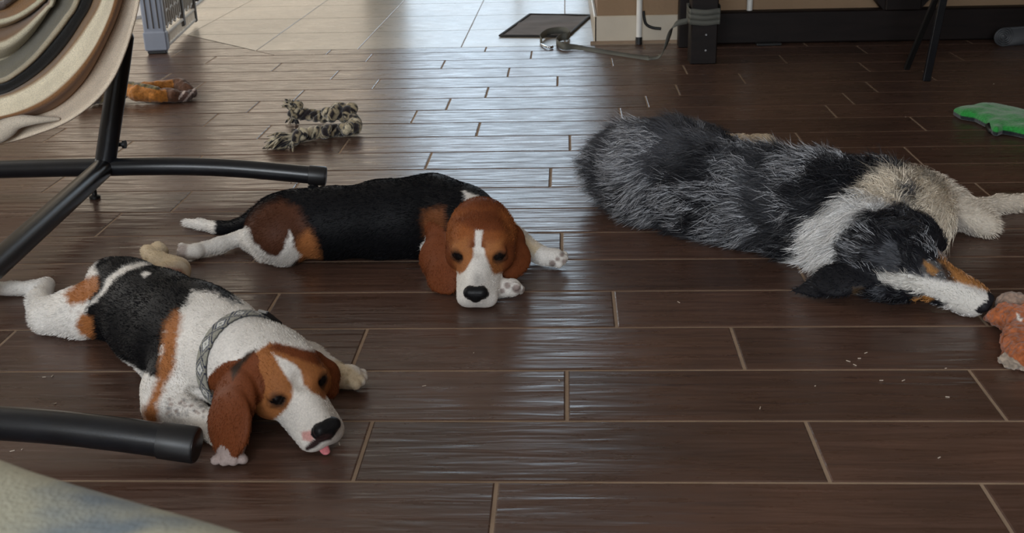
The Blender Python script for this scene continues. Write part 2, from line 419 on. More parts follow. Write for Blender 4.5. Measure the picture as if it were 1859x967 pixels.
def surface_nets(D, lo, vox):
    sgn = D < 0; n = np.array(D.shape)
    c = [sgn[i:n[0]-1+i, j:n[1]-1+j, k:n[2]-1+k] for i in (0, 1) for j in (0, 1) for k in (0, 1)]
    su = sum(x.astype(np.int8) for x in c); act = (su > 0) & (su < 8)
    I = np.argwhere(act); idx = np.full(act.shape, -1, np.int32); idx[act] = np.arange(len(I))
    acc = np.zeros((len(I), 3)); cnt = np.zeros(len(I))
    cor = [(i, j, k) for i in (0, 1) for j in (0, 1) for k in (0, 1)]
    for a in cor:
        for x in range(3):
            if a[x] == 1: continue
            b = list(a); b[x] = 1
            A = D[I[:, 0]+a[0], I[:, 1]+a[1], I[:, 2]+a[2]]; Bv = D[I[:, 0]+b[0], I[:, 1]+b[1], I[:, 2]+b[2]]
            m = (A < 0) != (Bv < 0); t = A[m]/(A[m]-Bv[m]+1e-20)
            p = np.tile(np.array(a, float), (m.sum(), 1)); p[:, x] += t; acc[m] += p; cnt[m] += 1
    V = (I+acc/cnt[:, None])*vox+lo
    Q = []
    for x in range(3):
        y, z = (x+1) % 3, (x+2) % 3
        s0 = [slice(0, n[i]) for i in range(3)]; s1 = list(s0); s0[x] = slice(0, n[x]-1); s1[x] = slice(1, n[x])
        A, Bv = sgn[tuple(s0)], sgn[tuple(s1)]; E = np.argwhere(A != Bv); a = A[tuple(E.T)]
        ok = (E[:, y] > 0) & (E[:, z] > 0) & (E[:, y] < n[y]-1) & (E[:, z] < n[z]-1); E = E[ok]; a = a[ok]
        def id_(dy, dz):
            e = E.copy(); e[:, y] -= dy; e[:, z] -= dz; return idx[e[:, 0], e[:, 1], e[:, 2]]
        q = np.stack([id_(1, 1), id_(0, 1), id_(0, 0), id_(1, 0)], 1)
        q[~a] = q[~a][:, ::-1]; Q.append(q)
    return V, np.concatenate(Q)
def vnormals(V, Q):
    N = np.zeros_like(V); a = np.cross(V[Q[:, 2]]-V[Q[:, 0]], V[Q[:, 3]]-V[Q[:, 1]])
    for i in range(4): np.add.at(N, Q[:, i], a)
    return N/(np.linalg.norm(N, axis=1, keepdims=True)+1e-12)
def poly_sd(P, poly):
    """signed distance (negative inside) of 2-D points to a polygon"""
    poly = np.array(poly, float); d = np.full(len(P), 1e9); ins = np.zeros(len(P), bool)
    for i in range(len(poly)):
        a, b = poly[i], poly[(i+1) % len(poly)]; e = b-a; w = P-a
        t = np.clip((w@e)/(e@e+1e-9), 0, 1); q = w-t[:, None]*e; d = np.minimum(d, (q*q).sum(1))
        cnd = (a[1] > P[:, 1]) != (b[1] > P[:, 1])
        xi = (b[0]-a[0])*(P[:, 1]-a[1])/((b[1]-a[1]) if abs(b[1]-a[1]) > 1e-9 else 1e-9)+a[0]
        ins ^= cnd & (P[:, 0] < xi)
    return np.where(ins, -1, 1)*np.sqrt(d)
class Coat:
    def __init__(s, body, V, base):
        s.V = V; s.P = PX(V); s.names, s.B = body.tags(V); s.near = s.B.argmin(0)
        s.c = np.tile(np.array(base, float), (len(V), 1)); s.r = np.full(len(V), .62)
        s.j = (vnoise(V, 130, 3)-.5)*1.0+(vnoise(V, 330, 5)-.5)*1.2
    def tagm(s, t):
        t = [t] if isinstance(t, str) else t
        m = np.zeros(len(s.V), bool)
        for x in t:
            if x in s.names: m |= s.near == s.names.index(x)
        return m
    def poly(s, pts, col, soft=3, jit=3, only=None, no=None, rough=None, amt=1):
        d = poly_sd(s.P, pts)+s.j*jit; w = np.clip(.5-d/(2*soft), 0, 1)*amt
        if only is not None: w = w*s.tagm(only)
        if no is not None: w = w*~s.tagm(no)
        s.mix(w, col, rough)
    def mix(s, w, col, rough=None):
        s.c = s.c*(1-w[:, None])+np.array(col)*w[:, None]
        if rough is not None: s.r = s.r*(1-w)+rough*w
    def spot(s, c, r, col, soft=.004, only=None, rough=None, amt=1, sq=(1, 1, 1)):
        d = np.sqrt((((s.V-np.array(c))/np.array(sq))**2).sum(1))-r+s.j*.002; w = np.clip(.5-d/(2*soft), 0, 1)*amt
        if only is not None: w = w*s.tagm(only)
        s.mix(w, col, rough)
    def tag(s, t, col, rough=None, w=1):
        s.mix(s.tagm(t)*float(w), col, rough)
WHITE = (.74, .70, .65); BLACK = (.0042, .0042, .0052); TAN = (.34, .13, .043); RED = (.155, .043, .014); CREAM = (.62, .50, .34); PAD = (.26, .19, .17); PINK = (.62, .33, .30)
def frame_head(o, f, upish):
    f = nrm(f); s_ = nrm(np.cross(f, upish)); u = np.cross(s_, f)
    o = np.array(o, float)
    return lambda a, b, c: o+f*a+s_*b+u*c
def paw(B, p, fwd, up, r=.02, tag='paw', n=4, spread=1.0):
    """rounded foot with four separate toes"""
    f = nrm(fwd); u = nrm(np.array(up)-f*np.dot(up, f)); s_ = np.cross(f, u); p = np.array(p)
    B.cone(p-f*r*.8, p+f*r*.25, r*.8, r*.82, tag, .01)
    for i in range(n):
        t = (i-(n-1)/2)/(n/2)
        c = p+f*r*(1.0-.35*t*t)+s_*t*r*1.0*spread-u*r*.12
        B.cone(p+f*r*.3+s_*t*r*.7, c, r*.34, r*.36, tag, .0035)
def grow_fur(dog, V, Q, K, NS, lenmap, flow_of, seed, lift=.75, lay=.12, swirl=(1.5, 1.9), width=(.0005, .00035), streak=None, wpow=20, name='fur', rough=.5):
    """fine tapered hairs rooted all over a skin; flow_of(roots, region names) gives the lay of the coat"""
    rg = np.random.default_rng(seed); N = vnormals(V, Q); nm = K.names; tagi = K.near
    a1 = np.linalg.norm(np.cross(V[Q[:, 2]]-V[Q[:, 0]], V[Q[:, 3]]-V[Q[:, 1]]), axis=1)
    lv = np.array([lenmap.get(nm[i], 0) for i in tagi]); p = a1*(.004+lv[Q[:, 0]])**.5*(lv[Q[:, 0]] > 0)
    fq = rg.choice(len(Q), NS, p=p/p.sum()); uu = rg.random((NS, 4)); uu /= uu.sum(1, keepdims=True)
    R0 = np.einsum('ij,ijk->ik', uu, V[Q[fq]]); NN = N[Q[fq, 0]]; ln = lv[Q[fq, 0]]*(.6+.75*rg.random(NS)); cl = K.c[Q[fq, rg.integers(0, 4, NS)]].copy(); tg = tagi[Q[fq, 0]]
    keep = R0[:, 2] > .003; R0, NN, ln, cl, tg = R0[keep], NN[keep], ln[keep], cl[keep], tg[keep]; n = len(R0)
    names = np.array(nm)[tg]; flow = flow_of(R0, names)
    A_ = np.stack([vnoise(R0, 24, seed+i)-.5 for i in range(3)], 1); B_ = np.stack([vnoise(R0, 90, seed+4+i)-.5 for i in range(3)], 1)
    sw = A_*swirl[0]+B_*swirl[1]
    D0 = NN*lift+flow*.7+sw*.5+rg.normal(0, .12, (n, 3)); D0 /= np.linalg.norm(D0, axis=1, keepdims=True)
    D1 = flow*1.1+NN*lay+sw*.7+rg.normal(0, .12, (n, 3)); D1 /= np.linalg.norm(D1, axis=1, keepdims=True)
    Pm = R0+D0*ln[:, None]*.45; Pt = Pm+D1*ln[:, None]*.6; Pt[:, 2] = np.maximum(Pt[:, 2], .0015); Pm[:, 2] = np.maximum(Pm[:, 2], .002)
    sd = np.cross(D0, rg.normal(0, 1, (n, 3))+NN*.2); sd /= np.linalg.norm(sd, axis=1, keepdims=True)
    w_ = (width[0]+width[1]*rg.random(n))[:, None]; e = NN*min(.001, ln.mean()*.2)
    FV = np.stack([R0-e-sd*w_, R0-e+sd*w_, Pm-sd*w_*.8, Pm+sd*w_*.8, Pt-sd*w_*.15, Pt+sd*w_*.15], 1).reshape(-1, 3)
    b0 = np.arange(n)[:, None]*6; FQ = np.concatenate([b0+np.array([0, 1, 3, 2]), b0+np.array([2, 3, 5, 4])])
    if streak: cl = streak(R0, cl, names, rg)
    cl = cl*(.78+.44*rg.random(n))[:, None]
    f = fastmesh(name, FV, FQ, M['fur' if name == 'fur' else 'shortfur'], dog, cols=np.repeat(cl, 6, 0), rough=np.full(len(FV), rough), smooth=False)
    f['kind'] = 'stuff'; return f
def flow_map(default, table):
    def fn(R, names):
        F_ = np.tile(np.array(default, float), (len(R), 1))
        for k, v in table.items(): F_[names == k] = v
        return F_
    return fn
# ------------------------------------------------------------------ beagle head shared by the two hounds
def hound_head(B, o, f, up, s, yawlid=0):
    H = frame_head(o, f, up); h = lambda a, b, c: H(a*s, b*s, c*s)
    F_ = nrm(f)
    B.cone(h(-.028, 0, -.004), h(.012, 0, .004), .050*s, .047*s, 'head', .02)
    for q in (-1, 1):
        B.cone(h(-.015, q*.018, -.01), h(.022, q*.026, -.014), .038*s, .031*s, 'head', .02)
        B.cone(h(.014, q*.020, .022), h(.040, q*.026, .018), .022*s, .0125*s, 'head', .016)
        B.cone(h(.060, q*.013, -.022), h(.106, q*.0145, -.026), .022*s, .0185*s, 'muzzle', .010)
    B.cone(h(.025, 0, .006), h(.116, 0, -.004), .030*s, .0155*s, 'muzzle', .018)
    B.cone(h(.045, 0, -.018), h(.105, 0, -.018), .031*s, .0215*s, 'muzzle', .014)
    B.cone(h(.035, 0, -.042), h(.104, 0, -.043), .020*s, .0115*s, 'chin', .006)
    # stop between the eyes, sockets
    B.ball(h(.058, 0, .034), .011*s, 'cut', .012, '-')
    for q in (-1, 1):
        B.ball(h(.0555, q*.0345, .0125), .0095*s, 'cut', .008, '-')
        B.cone(h(.050, q*.0225, .020), h(.045, q*.040, .0165), .0062*s, .0055*s, 'lid', .006)
        B.cone(h(.0535, q*.0225, .0035), h(.046, q*.041, .0035), .0052*s, .005*s, 'lid', .006)
        B.ball(h(.0465, q*.0310, .0110), .0105*s, 'eye', .0012)
    # nose leather
    B.cone(h(.1235, -.0095, .0025), h(.1235, .0095, .0025), .0100*s, .0100*s, 'nose', .003)
    B.cone(h(.124, 0, -.002), h(.122, 0, -.011), .0105*s, .0055*s, 'nose', .004)
    for q in (-1, 1):
        B.cone(h(.1365, q*.0075, .0005), h(.131, q*.014, -.003), .0032*s, .0022*s, 'cut', .002, op='-')
    # mouth line
    B.cone(h(.128, 0, -.034), h(.075, .034, -.0385), .0016*s, .0016*s, 'cut', .002, op='-')
    B.cone(h(.128, 0, -.034), h(.075, -.034, -.0385), .0016*s, .0016*s, 'cut', .002, op='-')
    return h
def hound_face(K, h, s, head=TAN):
    """colour that belongs to the face: eye rims, nose, lips"""
    for q in (-1, 1):
        K.spot(h(.050, q*.032, .010), .0135*s, (.035, .018, .012), .004, only=['head', 'lid', 'eye', 'muzzle'], amt=.85)
        K.spot(h(.0465, q*.0310, .0110), .0125*s, (.008, .006, .006), .0008, only=['eye'], rough=.08)
    K.tag('nose', (.010, .010, .011), .38)
    for q in (-1, 1):
        for a in (.3, .6, .9):
            K.spot(h(.128-.053*a, q*.034*a, -.036), .0022*s, (.05, .03, .03), .0016, only=['muzzle', 'chin'], amt=.8)

# ------------------------------------------------------------------ near hound: collar, tongue out, sprawled towards the camera
B = Body()
B.chain([(207, 514, .070, .050), (232, 543, .070, .066), (285, 578, .074, .078), (345, 612, .078, .086), (392, 634, .082, .077), (440, 657, .087, .064), (478, 668, .090, .056)], 'body', .045)
B.chain([(225, 560, .06, .055), (150, 567, .045, .046), (92, 572, .034, .036)], 'hind', .02)
B.chain([(85, 575, .030, .030), (72, 545, .024, .022), (84, 520, .020, .0165)], 'hind', .012)
B.chain([(86, 516, .018, .0155), (60, 524, .015, .015), (25, 523, .015, .0145)], 'hind', .008)
paw(B, G(2, 524, .016), (-1, .15, 0), (0, 0, 1), .018)
B.chain([(270, 535, .06, .05), (318, 498, .034, .030)], 'hind2', .02)
B.chain([(322, 490, .030, .028), (290, 477, .024, .022), (275, 466, .020, .0185)], 'hind2', .008)
B.chain([(275, 466, .018, .017), (268, 456, .020, .015)], 'hind2', .006)
B.chain([(284, 472, .018, .016), (292, 456, .020, .015), (288, 450, .022, .014)], 'hind2', .006)
paw(B, G(284, 454, .019), (.2, 1, .1), (0, 0, 1), .016, 'hind2')
B.chain([(345, 665, .065, .056), (308, 705, .045, .040), (290, 738, .032, .026)], 'arm', .022)
B.chain([(291, 740, .028, .027), (335, 748, .026, .0265), (385, 772, .022, .022), (412, 798, .018, .019)], 'arm', .010)
paw(B, G(421, 820, .013), (.05, -1, -.05), (0, 0, 1), .0215, spread=1.25)
B.chain([(500, 640, .05, .035), (560, 652, .035, .024), (600, 672, .026, .021)], 'arm2', .02)
paw(B, G(630, 684, .022), (1, -.12, 0), (0, 0, 1), .0255)
B.chain([(212, 492, .085, .022), (200, 487, .070, .016), (192, 496, .045, .012)], 'tail', .015)
B.cone(G(350, 708, .055), G(392, 724, .055), .006, .013, 'cut', .012, op='-')
sk = G(512, 676, .090); fA = G(586, 768, .052)-sk
SA = 1.12
hA = hound_head(B, sk, fA, (-.10, -.05, 1), SA)
earn = nrm((-.55, -.72, .42))
B.chain([(484, 658, .108, .020), (452, 690, .096, .032), (424, 730, .074, .042), (415, 762, .060, .041), (418, 775, .052, .037), (419, 783, .046, .034)], 'ear', .008, (earn, 4.0))
B.chain([(575, 655, .096, .016), (597, 680, .072, .020), (600, 704, .050, .017)], 'ear', .006, (nrm((.75, -.5, .3)), 3.0))
V, Q = B.skin(.0027)
K = Coat(B, V, WHITE)
K.c *= (1+.10*(vnoise(V, 60, 2)-.5))[:, None]
K.poly([(198, 462), (165, 520), (150, 590), (162, 622), (200, 640), (248, 672), (300, 690), (290, 640), (310, 590), (345, 540), (352, 528), (385, 530), (420, 548), (440, 552), (380, 480), (300, 455)], BLACK, 4, 8, no=['hind2', 'paw'])
K.poly([(300, 585), (292, 640), (286, 680), (276, 715), (258, 745), (262, 775), (292, 770), (286, 735), (300, 700), (315, 670), (322, 620), (330, 575), (322, 560)], TAN, 6, 5, no=['paw'])
K.poly([(182, 500), (150, 507), (116, 535), (126, 552), (152, 549), (176, 530)], TAN, 4, 5)
K.poly([(150, 568), (136, 592), (148, 608), (172, 614), (168, 575)], TAN, 4, 4)
K.poly([(186, 466), (172, 480), (182, 510), (212, 494), (252, 470)], BLACK, 4, 3)
K.poly([(250, 476), (222, 484), (196, 504), (184, 528), (168, 545), (160, 556), (176, 548), (192, 530), (206, 510), (232, 492), (268, 482), (282, 478)], WHITE, 2.5, 3)
K.poly([(256, 497), (268, 493), (274, 497), (262, 503)], WHITE, 2, 2)
K.poly([(184, 626), (205, 645), (240, 660), (278, 690), (284, 700), (268, 682), (236, 666), (200, 650)], WHITE, 2, 1.5)
K.tag('hind2', CREAM)
K.poly([(300, 484), (330, 488), (338, 500), (312, 490)], TAN, 3, 2, only=['hind2'])
# freckles on legs and shoulder
for (cx, cy, n, sx, sy) in ((335, 742, 46, 36, 18), (110, 572, 14, 40, 22), (470, 620, 0, 1, 1), (370, 640, 12, 60, 40)):
    for i in range(n):
        px, py = cx+sx*(RNG.random()*2-1), cy+sy*(RNG.random()*2-1)
        d = np.sqrt(((K.P-(px, py))**2).sum(1))-(1.0+RNG.random()*2.6); w = np.clip(.5-d/3, 0, 1)*(.55 if n > 20 else .25)*K.tagm(['arm', 'hind', 'body'])
        K.mix(w, (.20, .10, .07) if RNG.random() < .5 else (.12, .11, .12))
# face
K.tag(['ear'], RED)
for x in (405, 421, 437): K.poly([(x-1.5, 812), (x+1.5, 812), (x+1, 830), (x-1, 830)], (.10, .07, .06), 1.2, .5, only=['paw'])
HT = ['head', 'lid', 'muzzle']
K.poly([(490, 622), (470, 636), (446, 650), (440, 700), (445, 740), (478, 772), (500, 760), (520, 742), (532, 720), (530, 700), (514, 672), (500, 650), (494, 640), (512, 648), (528, 655), (545, 672), (552, 700), (566, 712), (590, 725), (612, 700), (600, 660), (560, 640), (520, 628)], TAN, 2.5, 2.5, only=HT)
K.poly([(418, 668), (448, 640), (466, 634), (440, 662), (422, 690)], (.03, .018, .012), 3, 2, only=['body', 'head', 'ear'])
K.poly([(492, 634), (510, 628), (530, 632), (528, 656), (512, 650), (498, 644)], TAN, 2, 1.5, only=HT+['body'])
K.poly([(600, 640), (560, 636), (500, 622), (486, 632), (520, 644), (580, 664)], RED, 3, 1.5, only=['ear', 'head'])
K.poly([(575, 655), (620, 655), (662, 680), (655, 712), (600, 712)], CREAM, 6, 4, only=['arm2', 'paw'])
for i in range(12):
    px, py = 595+40*RNG.random(), 668+40*RNG.random(); d = np.sqrt(((K.P-(px, py))**2).sum(1))-2.5; K.mix(np.clip(.5-d/4, 0, 1)*.45*K.tagm(['arm2', 'paw']), (.25, .14, .05))
K.poly([(370, 806), (470, 806), (470, 850), (370, 850)], (.34, .27, .25), 4, 2, only=['paw', 'arm'])
K.c *= (1+.22*(vnoise(V, 22, 8)-.5))[:, None]
hound_face(K, hA, SA)
K.poly([(548, 784), (568, 780), (576, 790), (565, 802), (550, 798)], PINK, 2, 1.5, only=['muzzle', 'chin'])
K.poly([(554, 812), (566, 800), (588, 787), (603, 788), (602, 798), (584, 802), (572, 812), (556, 818)], (.035, .02, .02), 1.5, 1, only=['muzzle', 'chin', 'nose'])
K.poly([(500, 792), (512, 806), (530, 812), (532, 808), (514, 800), (504, 788)], (.06, .035, .035), 1.5, 1, only=['muzzle', 'chin'])
# tongue tip, joined to the same skin mesh
T_ = Body(); T_.cone(hA(.112, .004, -.034), hA(.128, .006, -.0385), .0085, .0075, 'tongue', .004, (nrm((0, -.35, 1)), 2.2)); 
tV, tQ = T_.skin(.0016)
V2 = np.concatenate([V, tV]); Q2 = np.concatenate([Q, tQ+len(V)]); c2 = np.concatenate([K.c, np.tile((.62, .20, .22), (len(tV), 1))]); ro = np.concatenate([K.r, np.full(len(tV), .3)])
KA, VA, QA = K, V, Q
dogA = fastmesh('hound', V2, Q2, M['coat'], cols=c2, rough=ro)
tag(dogA, 'white, black and tan hound puppy with a patterned collar and its tongue tip out', 'dog')
# collar: band that follows the neck
BA = B
cc = G(452, 656, .086); ca = nrm(G(478, 668, .086)-G(415, 645, .080)+np.array([0, 0, .004]))
e1 = nrm(np.cross(ca, (0, 0, 1))); e2 = np.cross(ca, e1)
neckb = Body(); neckb.p = [p for p in BA.p if p[5] == 'body']
cv, cq, ccol = [], [], []; NA, NBd = 640, 15
for i in range(NA):
    a = 2*math.pi*i/NA
    for j in range(NBd):
        t = j/(NBd-1)-.5; d = e1*math.cos(a)+e2*math.sin(a); c0 = cc+ca*t*.021
        rr = np.linspace(.02, .14, 121); D = neckb.field(c0+rr[:, None]*d); k = np.argmax(D > 0); r_ = rr[k]
        cv.append(c0+d*(r_+.0022-.0012*(abs(t) > .45))); 
        u = (a/(2*math.pi)*14) % 1-.5; v = t*.95; m = abs(u)*1.05+abs(v)
        col = (.26, .26, .24) if m < .10 else (.62, .61, .56) if m < .27 else (.025, .035, .08) if m < .36 else (.30, .29, .24) if m < .50 else (.025, .03, .06) if m < .60 else (.30, .29, .24)
        if abs(t) > .46: col = (.06, .06, .06)
        ccol.append(col)
for i in range(NA):
    for j in range(NBd-1):
        i2 = (i+1) % NA; cq.append((i*NBd+j, i2*NBd+j, i2*NBd+j+1, i*NBd+j+1))
col_o = fastmesh('collar', np.array(cv), np.array(cq), M['fabricv'], dogA, cols=np.array(ccol), rough=np.full(len(cv), .8))
sm = col_o.modifiers.new('thick', 'SOLIDIFY'); sm.thickness = .002; sm.offset = 1
col_o['label'] = 'grey and navy collar woven with white diamonds'
# dark plastic buckle on top of the collar
bp = G(482, 592, .15)
ang = min(range(NA), key=lambda i: np.linalg.norm(PX(cv[i*NBd+7])-np.array((478, 594)))+(0 if cv[i*NBd+7][2] > .08 else 999))
pc = np.array(cv[ang*NBd+7]); tn = nrm(np.array(cv[((ang+16) % NA)*NBd+7])-np.array(cv[((ang-16) % NA)*NBd+7])); nn = nrm(np.cross(tn, ca)); nn = nn*np.sign(nn@(pc-cc))
bo = MB().obox(pc+nn*.003, tn, ca, nn, (.019, .0125, .0035), .0015).build('buckle', M['cap']); bo.parent = col_o; bo['label'] = 'black plastic collar buckle'

tdA = nrm(G(210, 510, .07)-G(440, 660, .08))
LEN = dict(body=.0075, hind=.006, hind2=.005, arm=.005, arm2=.004, head=.0042, muzzle=.003, chin=.003, ear=.0045, lid=.0015, paw=.003, tail=.007)
grow_fur(dogA, VA, QA, KA, 90000, LEN, flow_map(tdA+np.array((0, 0, -.25)), dict(head=-nrm(fA), muzzle=-nrm(fA), chin=-nrm(fA), ear=np.array((-.1, -.3, -.9)), arm=np.array((.7, -.6, -.3)), arm2=np.array((.9, 0, -.3)), hind=np.array((-.9, .2, -.3)))), 300, .35, .10, (.7, .5), (.00028, .0002), rough=.6, name='short_fur')

# ------------------------------------------------------------------ far hound: on its side, head between the paws facing the camera
B = Body()
B.chain([(505, 398, .082, .052), (535, 405, .080, .066), (600, 404, .078, .072), (700, 398, .082, .080), (785, 393, .086, .086), (835, 405, .088, .078), (868, 415, .10, .060)], 'body', .03)
B.cone(G(500, 415, .075), G(515, 440, .05), .062, .042, 'hind', .02)
B.chain([(505, 425, .07, .058), (522, 450, .038, .036)], 'hind', .02)
B.chain([(520, 458, .026, .024), (485, 455, .026, .022), (448, 434, .028, .0185)], 'hind', .014)
B.chain([(444, 428, .028, .0165), (400, 444, .022, .0165), (360, 454, .018, .016)], 'hind', .010)
paw(B, G(343, 457, .020), (-1, -.05, -.05), (.1, -.8, .5), .0205)
B.chain([(498, 372, .095, .022), (468, 392, .060, .019), (435, 411, .025, .0155), (400, 414, .015, .0145), (365, 407, .013, .012), (338, 404, .011, .0085)], 'tail', .012)
B.chain([(890, 410, .07, .045), (935, 440, .04, .027), (975, 460, .024, .021)], 'arm2', .02)
paw(B, G(1003, 467, .022), (.95, -.3, 0), (0, -.2, 1), .0245)
B.chain([(810, 430, .06, .05), (790, 478, .022, .022), (840, 505, .02, .02), (905, 522, .02, .018)], 'arm', .012)
paw(B, G(925, 522, .021), (.95, -.15, .12), (0, .6, .8), .0225)
sk = G(873, 432, .104); fB = G(863, 538, .038)-sk; SB = 1.22
hB = hound_head(B, sk, fB, (.02, 0, 1), SB)
B.chain([(835, 402, .115, .020), (805, 432, .085, .036), (796, 465, .058, .040), (806, 500, .034, .034), (808, 515, .020, .026)], 'ear', .008, (nrm((-.35, -.78, .5)), 4.0))
B.chain([(903, 404, .112, .016), (930, 432, .085, .026), (938, 466, .055, .030), (926, 494, .032, .020)], 'ear', .008, (nrm((.55, -.7, .4)), 3.6))
V, Q = B.skin(.0029)
K = Coat(B, V, BLACK)
K.tag(['arm', 'arm2', 'paw'], WHITE)
K.poly([(478, 372), (450, 395), (420, 450), (470, 480), (580, 470), (578, 440), (556, 400), (540, 375), (510, 362)], (.075, .028, .014), 8, 6, only=['body', 'hind', 'tail'], no=['tail'])
K.poly([(545, 430), (532, 455), (545, 470), (585, 468), (575, 440), (560, 415)], TAN, 6, 4, only=['body', 'hind'])
K.poly([(426, 400), (452, 414), (460, 440), (490, 463), (505, 465), (516, 450), (522, 428), (526, 416), (532, 430), (534, 446), (548, 462), (520, 490), (400, 490), (300, 470), (310, 430)], WHITE, 2.5, 3.5, only=['hind', 'body', 'paw'])
K.poly([(320, 390), (393, 398), (389, 430), (320, 430)], WHITE, 2.5, 3, only=['tail'])
K.poly([(770, 382), (806, 376), (812, 410), (800, 430), (778, 440), (765, 405)], (.17, .06, .022), 7, 5, only=['body', 'arm'])
K.poly([(772, 430), (782, 425), (790, 440), (780, 455)], WHITE, 2, 2, only=['body', 'arm'])
K.poly([(842, 345), (860, 352), (880, 362), (905, 385), (925, 405), (905, 402), (868, 386), (836, 384), (832, 390), (838, 372), (846, 362)], WHITE, 2, 3, only=['body'])
K.poly([(836, 384), (862, 376), (876, 372), (872, 380), (848, 392), (830, 404), (815, 410)], BLACK, 2, 2, only=['body'])
K.tag(['ear'], RED); K.tag(['head', 'lid'], RED)
K.poly([(800, 380), (960, 380), (960, 440), (800, 440)], (.25, .078, .022), 8, 3, only=['head', 'lid'])
K.poly([(818, 440), (850, 430), (856, 470), (845, 490), (830, 500)], TAN, 6, 3, only=['head', 'lid', 'muzzle'])
K.poly([(880, 440), (912, 435), (912, 500), (895, 505), (882, 480)], TAN, 6, 3, only=['head', 'lid', 'muzzle'])
K.poly([(820, 398), (840, 390), (850, 380), (905, 380), (920, 420), (862, 418)], RED, 5, 2, only=['head'])
K.tag(['muzzle', 'chin'], WHITE)
K.poly([(858, 400), (880, 400), (880, 462), (896, 498), (916, 496), (930, 440), (920, 400), (860, 380)], TAN, 2.5, 2, only=['muzzle'])
K.poly([(800, 400), (860, 400), (860, 468), (846, 492), (834, 498), (815, 480)], TAN, 2.5, 2, only=['muzzle'])
K.poly([(863, 418), (876, 418), (874, 440), (872, 460), (880, 490), (895, 504), (900, 560), (820, 560), (832, 504), (846, 490), (860, 465), (862, 440)], WHITE, 1.8, 1.5, only=['head', 'muzzle', 'lid', 'chin'])
K.poly([(855, 520), (875, 520), (872, 500), (862, 498)], (.25, .23, .22), 8, 2, only=['muzzle'], amt=.7)
K.c *= (1+.22*(vnoise(V, 22, 8)-.5))[:, None]
hound_face(K, hB, SB)
for (x, y, r) in ((921, 518, 6), (938, 524, 8), (951, 514, 4.5), (912, 528, 5), (953, 528, 5), (1003, 478, 6), (1020, 462, 4), (1012, 470, 4), (1024, 474, 4)):
    d = np.sqrt(((K.P-(x, y))**2).sum(1))-r; K.mix(np.clip(.5-d/3, 0, 1)*K.tagm('paw')*.85, PAD)
K.poly([(322, 445), (340, 440), (338, 470), (318, 472)], PAD, 3, 2, only=['paw'], amt=.7)
K.poly([(930, 420), (960, 430), (985, 450), (975, 465), (940, 455)], CREAM, 8, 4, only=['arm2'])
dogB = fastmesh('hound', V, Q, M['coat'], cols=K.c, rough=K.r)
tag(dogB, 'black-backed tan-headed hound puppy with a thin white blaze, no collar, white-tipped tail', 'dog')
tdB = nrm(G(500, 400, .07)-G(850, 400, .08))
grow_fur(dogB, V, Q, K, 80000, LEN, flow_map(tdB+np.array((0, 0, -.25)), dict(head=-nrm(fB), muzzle=-nrm(fB), chin=-nrm(fB), ear=np.array((-.05, -.3, -.9)), arm=np.array((.7, -.6, -.3)), arm2=np.array((.9, -.1, -.3)), hind=np.array((-.8, -.3, -.5)))), 400, .35, .10, (.7, .5), (.00032, .0002), rough=.6, name='short_fur')
# ------------------------------------------------------------------ hammock stand (black tubes)
def tubeobj(name, P, R, parent, mat='tube', n=28):
    return MB().tube(P, R, n).build(name, M[mat], parent, smooth='auto')
def endcap(name, p, d, R, parent, ln=.045):
    d = nrm(d); P = [p-d*ln, p-d*(ln-.001), p-d*.004, p-d*.001, p+d*.0005]
    return MB().tube(P, [R*1.0, R*1.10, R*1.10, R*1.05, R*.9], 28).build(name, M['cap'], parent, smooth='auto')
RT = .0235
TJ = G(190, 303, .075)
stand = empty('hammock_stand', (TJ[0], TJ[1], 0))
tag(stand, 'black tubular steel hammock stand with curved floor bars at the left', 'hammock stand')
fe = G(592, 320, .030)
far = spl([TJ+np.array((-.95, .02, -.045)), TJ+np.array((-.5, .01, -.012)), TJ, TJ+(fe-TJ)*.5+np.array((0, 0, .012)), fe], 14)
tubeobj('floor_bar', far, RT, stand)
endcap('end_cap', fe, fe-np.array(far[-3]), RT, stand); endcap('end_cap', np.array(far[0]), far[0]-np.array(far[2]), RT, stand)
ne = G(358, 808, .031); n0 = G(0, 768, .060)
NJ = n0+(n0-ne)*1.6; NJ[2] = .075
near = spl([NJ+(n0-ne)*1.6*np.array((1, 1, 0))+np.array((0, 0, -.04)), NJ, n0, n0*.45+ne*.55+np.array((0, 0, .004)), ne], 14)
tubeobj('floor_bar', near, RT*1.08, stand)
endcap('end_cap', ne, ne-np.array(near[-3]), RT*1.06, stand, .055)
bdir = G(0, 474, .07)-TJ; be = TJ+bdir*((NJ[1]-TJ[1])/bdir[1])
bm = [TJ+bdir*t for t in np.linspace(0.02, (NJ[1]-TJ[1])/bdir[1], 8)]
tubeobj('base_beam', bm, RT*1.12, stand)
pt = PY(224, 70, TJ[1]+.02); pb = TJ.copy(); pd = (pt-pb)
post = [pb+pd*t for t in np.linspace(0, 1.0, 6)]; top = pb+pd*1.0
post += [top+pd*t+np.array((-.35, -.25, 0))*t*t for t in (.4, .8, 1.2)]
tubeobj('upright', post, RT*1.12, stand)
MB().tube([TJ+np.array((-.001, 0, 0))-np.array((.004, 0, 0)), TJ+np.array((.004, 0, 0))], RT*1.16, 28).build('joint_ring', M['cap'], stand, smooth='auto')
kp = PY(217, 262, TJ[1]+.03)
MB().tube([kp+np.array((-.01, 0, 0)), kp+np.array((.008, 0, 0)), kp+np.array((.009, 0, 0)), kp+np.array((.016, 0, 0))], [.006, .006, .011, .011], 10).build('knob', M['cap'], stand)
